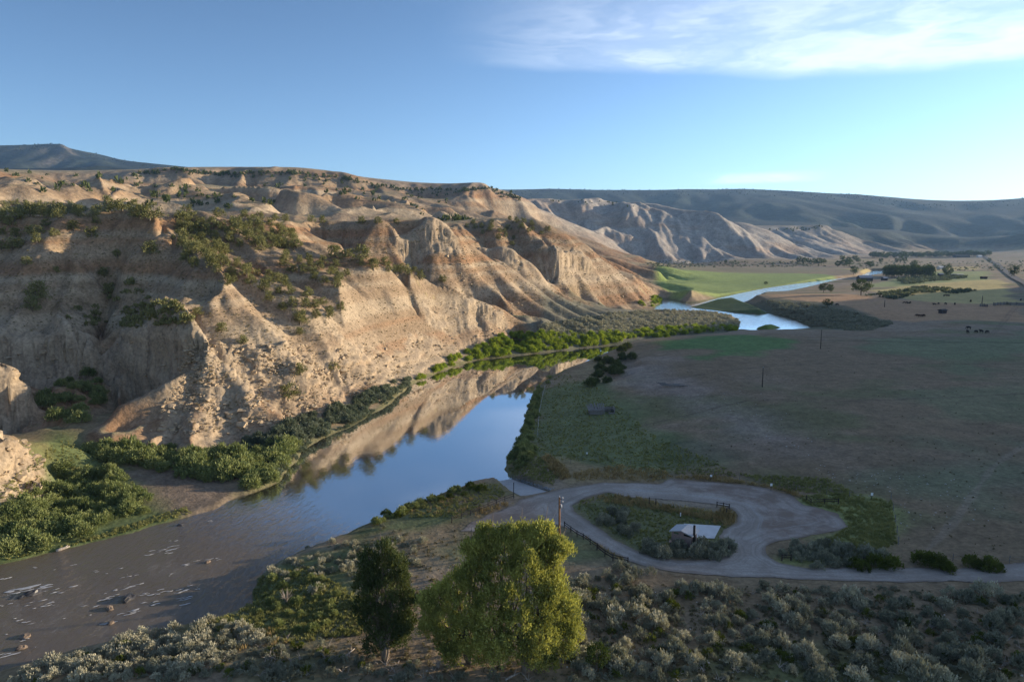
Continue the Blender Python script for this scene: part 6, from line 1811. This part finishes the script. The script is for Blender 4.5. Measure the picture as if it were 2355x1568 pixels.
# ------------------------------------------------------------------ valley trees
for i, k in enumerate(np.linspace(2036, 2143, 22)):
    p = cast1(k + R0.uniform(-2, 2), 639 - (i % 3) * 2.2, 300)
    h_ = R0.uniform(15.0, 18.0)
    tree(POPL[R0.integers(4)], 'poplar_tree', p, h_, h_ * 0.95, R0, 'dark poplar in the long block of trees beside the ranch', 'tree', 'poplars in the ranch windbreak')
vt = [((1979, 679), 13.5, 1.25, 'broad dark tree on the near edge of the green strip'), ((1893, 673), 9, 1.2, 'left half of the twin bushy trees by the upper river'), ((1908, 672), 8, 1.0, 'right half of the twin bushy trees by the upper river'), ((2178, 636), 17, 1.0, 'round tree standing alone right of the poplar block'),
      ((2331, 637), 15, 1.0, 'dark tree next to the highway'), ((1668, 606), 9, 1.0, 'lone tree at the foot of the grey hills'), ((2001, 615), 12, 1.3, 'spreading tree left of the small upper pool'), ((1994, 612), 10, 1.3, 'low tree touching the spreading tree by the small pool'),
      ((1962, 632), 14, 1.0, 'rounded tree at the tip of the green meadow'), ((1902, 707), 6, 1.2, 'round bush on the brow of the cut bank'), ((1760, 655), 4.0, 1.4, 'low dark bush on the river margin of the green meadow')]
for (q, h_, w_, lab) in vt:
    tree(TREES[R0.integers(4)], 'valley_tree', cast1(*q, 300), h_, h_ * w_, R0, lab, 'tree', None)
for q in [(1838, 606), (1848, 607), (1858, 606), (1870, 608), (1882, 610), (1893, 608), (1925, 614), (1940, 614), (1952, 612), (1935, 600), (1950, 604), (1965, 600), (1972, 604)]:
    h_ = R0.uniform(12, 18); tree(TREES[R0.integers(4)], 'valley_tree', cast1(*q, 500), h_, h_ * 1.1, R0, 'hazy green tree in the loose group where river meets the second grey hill', 'tree', 'trees below the second grey hill')
for q in [(2025, 605), (2060, 604), (2070, 603), (2080, 604), (2100, 616), (2273, 604)]:
    h_ = R0.uniform(11, 15); tree(TREES[R0.integers(4)], 'valley_tree', cast1(*q, 500), h_, h_ * 1.0, R0, 'hazy tree on the pale field behind the poplar block', 'tree', 'trees behind the poplar block')
for k in np.linspace(2004, 2275, 44):
    h_ = R0.uniform(14, 22); tree(TREES[R0.integers(4)], 'valley_tree', cast1(k + R0.uniform(-3, 3), 594 - (k - 2004) * 0.016 + R0.uniform(-1.5, 1.5), 900), h_, h_ * 1.3, R0, 'hazy tree in the long far tree line under the mesa', 'tree', 'trees in the far line')

# ------------------------------------------------------------------ ranch buildings
def house(name, q, L_, W_, h_, rise_, rz, wm, rm_, label, door=True):
    p = cast1(*q, 300)
    e_ = empty(name, p, rz); tag(e_, label, 'building')
    a, b_ = L_ / 2, W_ / 2
    wv = [solid([np.array(v) for v in [(-a, -b_, -0.5), (a, -b_, -0.5), (a, b_, -0.5), (-a, b_, -0.5)]], [np.array(v) for v in [(-a, -b_, h_), (a, -b_, h_), (a, b_, h_), (-a, b_, h_)]])]
    for x_ in (-a, a):
        wv.append((np.array([(x_, -b_, h_), (x_, b_, h_), (x_, 0, h_ + rise_)]), np.array([(0, 1, 2, 0)])))
    obj('wall', wv, wm, e_)
    rv = []
    for s_ in (-1, 1):
        pts = [np.array(v) for v in [(-a - 0.5, s_ * (b_ + 0.6), h_ - rise_ * 0.6 / b_ + 0.05), (a + 0.5, s_ * (b_ + 0.6), h_ - rise_ * 0.6 / b_ + 0.05), (a + 0.5, 0, h_ + rise_ + 0.05), (-a - 0.5, 0, h_ + rise_ + 0.05)]]
        rv.append(solid(pts, [v + np.array([0, 0, 0.2]) for v in pts]))
    obj('roof', rv, rm_, e_)
    if door:
        obj('door', bar((-1.2, -b_ - 0.05, h_ * 0.4), (1.2, -b_ - 0.05, h_ * 0.4), 0.08, h_ * 0.8), M_BLACK, e_)


M_WH2 = plain_mat('white_siding', (0.60, 0.58, 0.55), 0.8, 0.08)
house('barn', b4(312, 452), 17, 9, 4.6, 2.6, 0.05, M_BARN, M_BARNR, 'dark barn with blue grey roof by the upper river')
house('shed', b4(565, 445), 6, 5, 3.2, 1.4, 0.2, M_BARN, M_BARNR, 'small dark shed between barn and poplar block')
house('shed', b4(1282, 392), 6, 5, 3.0, 1.4, 0.1, M_BARN, M_BARNR, 'small dark shed under the round lone tree')
house('farmhouse', b4(1290, 300), 12, 8, 3.5, 2.0, 0.15, M_WH2, M_WH2, 'white farmhouse behind the round lone tree')
house('trailer', b4(1435, 388), 8, 3, 2.4, 0.3, 0.0, M_BARNR, M_BARNR, 'left grey trailer right of the round lone tree')
house('trailer', b4(1520, 390), 11, 3, 2.4, 0.3, 0.05, M_BARNR, M_WH2, 'longer grey trailer with pale roof right of the other trailer')
house('shed', b4(1308, 862), 3.6, 3.0, 2.0, 0.5, 0.3, M_BARN, M_BARN, 'tiny grey hut standing alone on the brown pasture', False)
house('shed', b4(1835, 425), 7, 4, 2.4, 0.8, 0.1, M_BARN, M_HIDEB, 'rusty low shed on the pale strip right of the ranch')
house('long_shed', b4(1550, 152), 46, 14, 6, 3, 0.02, M_BARN, M_BARN, 'long dark building in the far tree line', False)
house('farmhouse', b4(1778, 152), 14, 9, 5, 2.5, 0.2, M_WH2, M_WH2, 'pale far house at the end of the tree line', False)

# ------------------------------------------------------------------ cattle
def cow_mesh(name, graze, mat):
    vs = [(0, 0, 1.02), (0.6, 0, 1.08), (-0.72, 0, 1.08)]
    vs += [(0.98, 0, 1.06 if graze else 1.22), (1.26, 0, 0.55 if graze else 1.42), (1.36, 0, 0.22 if graze else 1.28)]
    ed = [(0, 1), (0, 2), (1, 3), (3, 4), (4, 5)]
    rd = [(0.37, 0.42), (0.33, 0.42), (0.33, 0.37), (0.18, 0.22), (0.13, 0.13), (0.09, 0.09)]
    for x_, root, kx in ((0.55, 1, 0.02), (-0.72, 2, -0.07)):
        for s_ in (-1, 1):
            i = len(vs)
            vs += [(x_, s_ * 0.24, 0.78), (x_ + kx, s_ * 0.24, 0.42), (x_, s_ * 0.23, 0.0)]
            ed += [(root, i), (i, i + 1), (i + 1, i + 2)]
            rd += [(0.14, 0.12), (0.07, 0.07), (0.065, 0.065)]
    i = len(vs)
    vs += [(-1.02, 0, 1.15), (-1.06, 0, 0.55)]; ed += [(2, i), (i, i + 1)]; rd += [(0.06, 0.06), (0.04, 0.04)]
    me = bpy.data.meshes.new(name); me.from_pydata(vs, ed, [])
    o = bpy.data.objects.new(name, me); COL.objects.link(o)
    sk = o.modifiers.new('skin', 'SKIN')
    for k, v in enumerate(me.skin_vertices[0].data):
        v.radius = rd[k]; v.use_root = (k == 0)
    o.modifiers.new('smooth', 'SUBSURF').levels = 1
    dg = bpy.context.evaluated_depsgraph_get()
    out = bpy.data.meshes.new_from_object(o.evaluated_get(dg))
    bpy.data.objects.remove(o)
    out.name = name
    out.materials.clear(); out.materials.append(mat)
    return out


COWS = [cow_mesh('cow', True, M_HIDE), cow_mesh('cow', False, M_HIDE), cow_mesh('cow', True, M_HIDEB)]
cl = [((1640, 1068), 0, 3.0, 'black cow standing apart above a row of four'), ((1630, 1122), 1, 1.4, 'black cow seen end on, leftmost of the row of four'), ((1733, 1115), 0, 0.3, 'black cow grazing, second from left in the row of four'),
      ((1803, 1113), 1, 1.7, 'black cow facing away, third from left in the row of four'), ((1880, 1120), 0, 3.4, 'black cow grazing, rightmost of the row of four')]
for q, k, rz, lab in cl:
    p = cast1(*b4(*q), 200)
    one(COWS[k], 'cow', p, 1.15, R0, lab, 'cow', None, rz=rz)
gl = [((1205, 762), 1), ((1258, 752), 0), ((1345, 756), 0), ((1465, 758), 1), ((1668, 722), 0)]
for q, k in gl:
    one(COWS[k], 'cow', cast1(*b4(*q), 300), 1.2, R0, 'small dark cow in the line along the shaded edge of the sunlit pasture', 'cow', 'cattle along the shaded edge')
for q, g, lab in [((825, 742), 'a', ''), ((850, 738), 'a', ''), ((872, 744), 'a', ''), ((895, 738), 'a', ''), ((1325, 648), 'b', ''), ((1350, 648), 'b', ''), ((1375, 646), 'b', ''), ((1392, 644), 'b', ''), ((985, 900), 'c', ''), ((1015, 910), 'c', ''), ((1040, 908), 'c', ''), ((1065, 905), 'c', '')]:
    lab = {'a': 'dark cow in the tight bunch left of the line of cattle', 'b': 'dark cow in the bunch highest on the sunlit pasture', 'c': 'dark cow in the bunch near the brushy wash'}[g]
    one(COWS[2 if R0.uniform() < 0.4 else 0], 'cow', cast1(*b4(*q), 300), 1.05, R0, lab, 'cow', {'a': 'bunch of cattle left of the line', 'b': 'bunch of cattle high on the pasture', 'c': 'bunch of cattle near the wash'}[g])
for a, b, lab in [(1855, 707, 'dark cow on the brow above the cut bank'), (2358 - 12, 692, 'dark cow near the right end of the sunlit pasture'), (1924, 703, 'brown cow lying above the brushy cut bank')]:
    one(COWS[0], 'cow', cast1(a, b, 300), 1.25, R0, lab, 'cow', None)

# ------------------------------------------------------------------ highway at the right edge
hw = np.array([G(a, b, 9)[:2] for a, b in [(2262, 590), (2275, 595), (2292, 606), (2312, 621), (2335, 637), (2358, 652), (2420, 690)]])
seg = []
for a, b_ in zip(hw[:-1], hw[1:]):
    for k in range(24):
        seg.append(a + (b_ - a) * k / 24)
seg = np.array(seg)


def strip(name, pts, width, lift, mat):
    d = unit(np.gradient(pts, axis=0)); nn = np.stack([-d[:, 1], d[:, 0]], 1)
    V = []
    for k in (-0.5, -0.17, 0.17, 0.5):
        q = pts + nn * width * k
        V.append(np.stack([q[:, 0], q[:, 1], H(q[:, 0], q[:, 1]) + lift], 1))
    n = len(pts); V = np.concatenate(V)
    F = [(c * n + i, c * n + i + 1, (c + 1) * n + i + 1, (c + 1) * n + i) for c in range(3) for i in range(n - 1)]
    return mesh_np(name, V, np.array(F), mat, True)


tag(strip('highway', seg, 9, 0.9, M_ASPH), kind='structure')
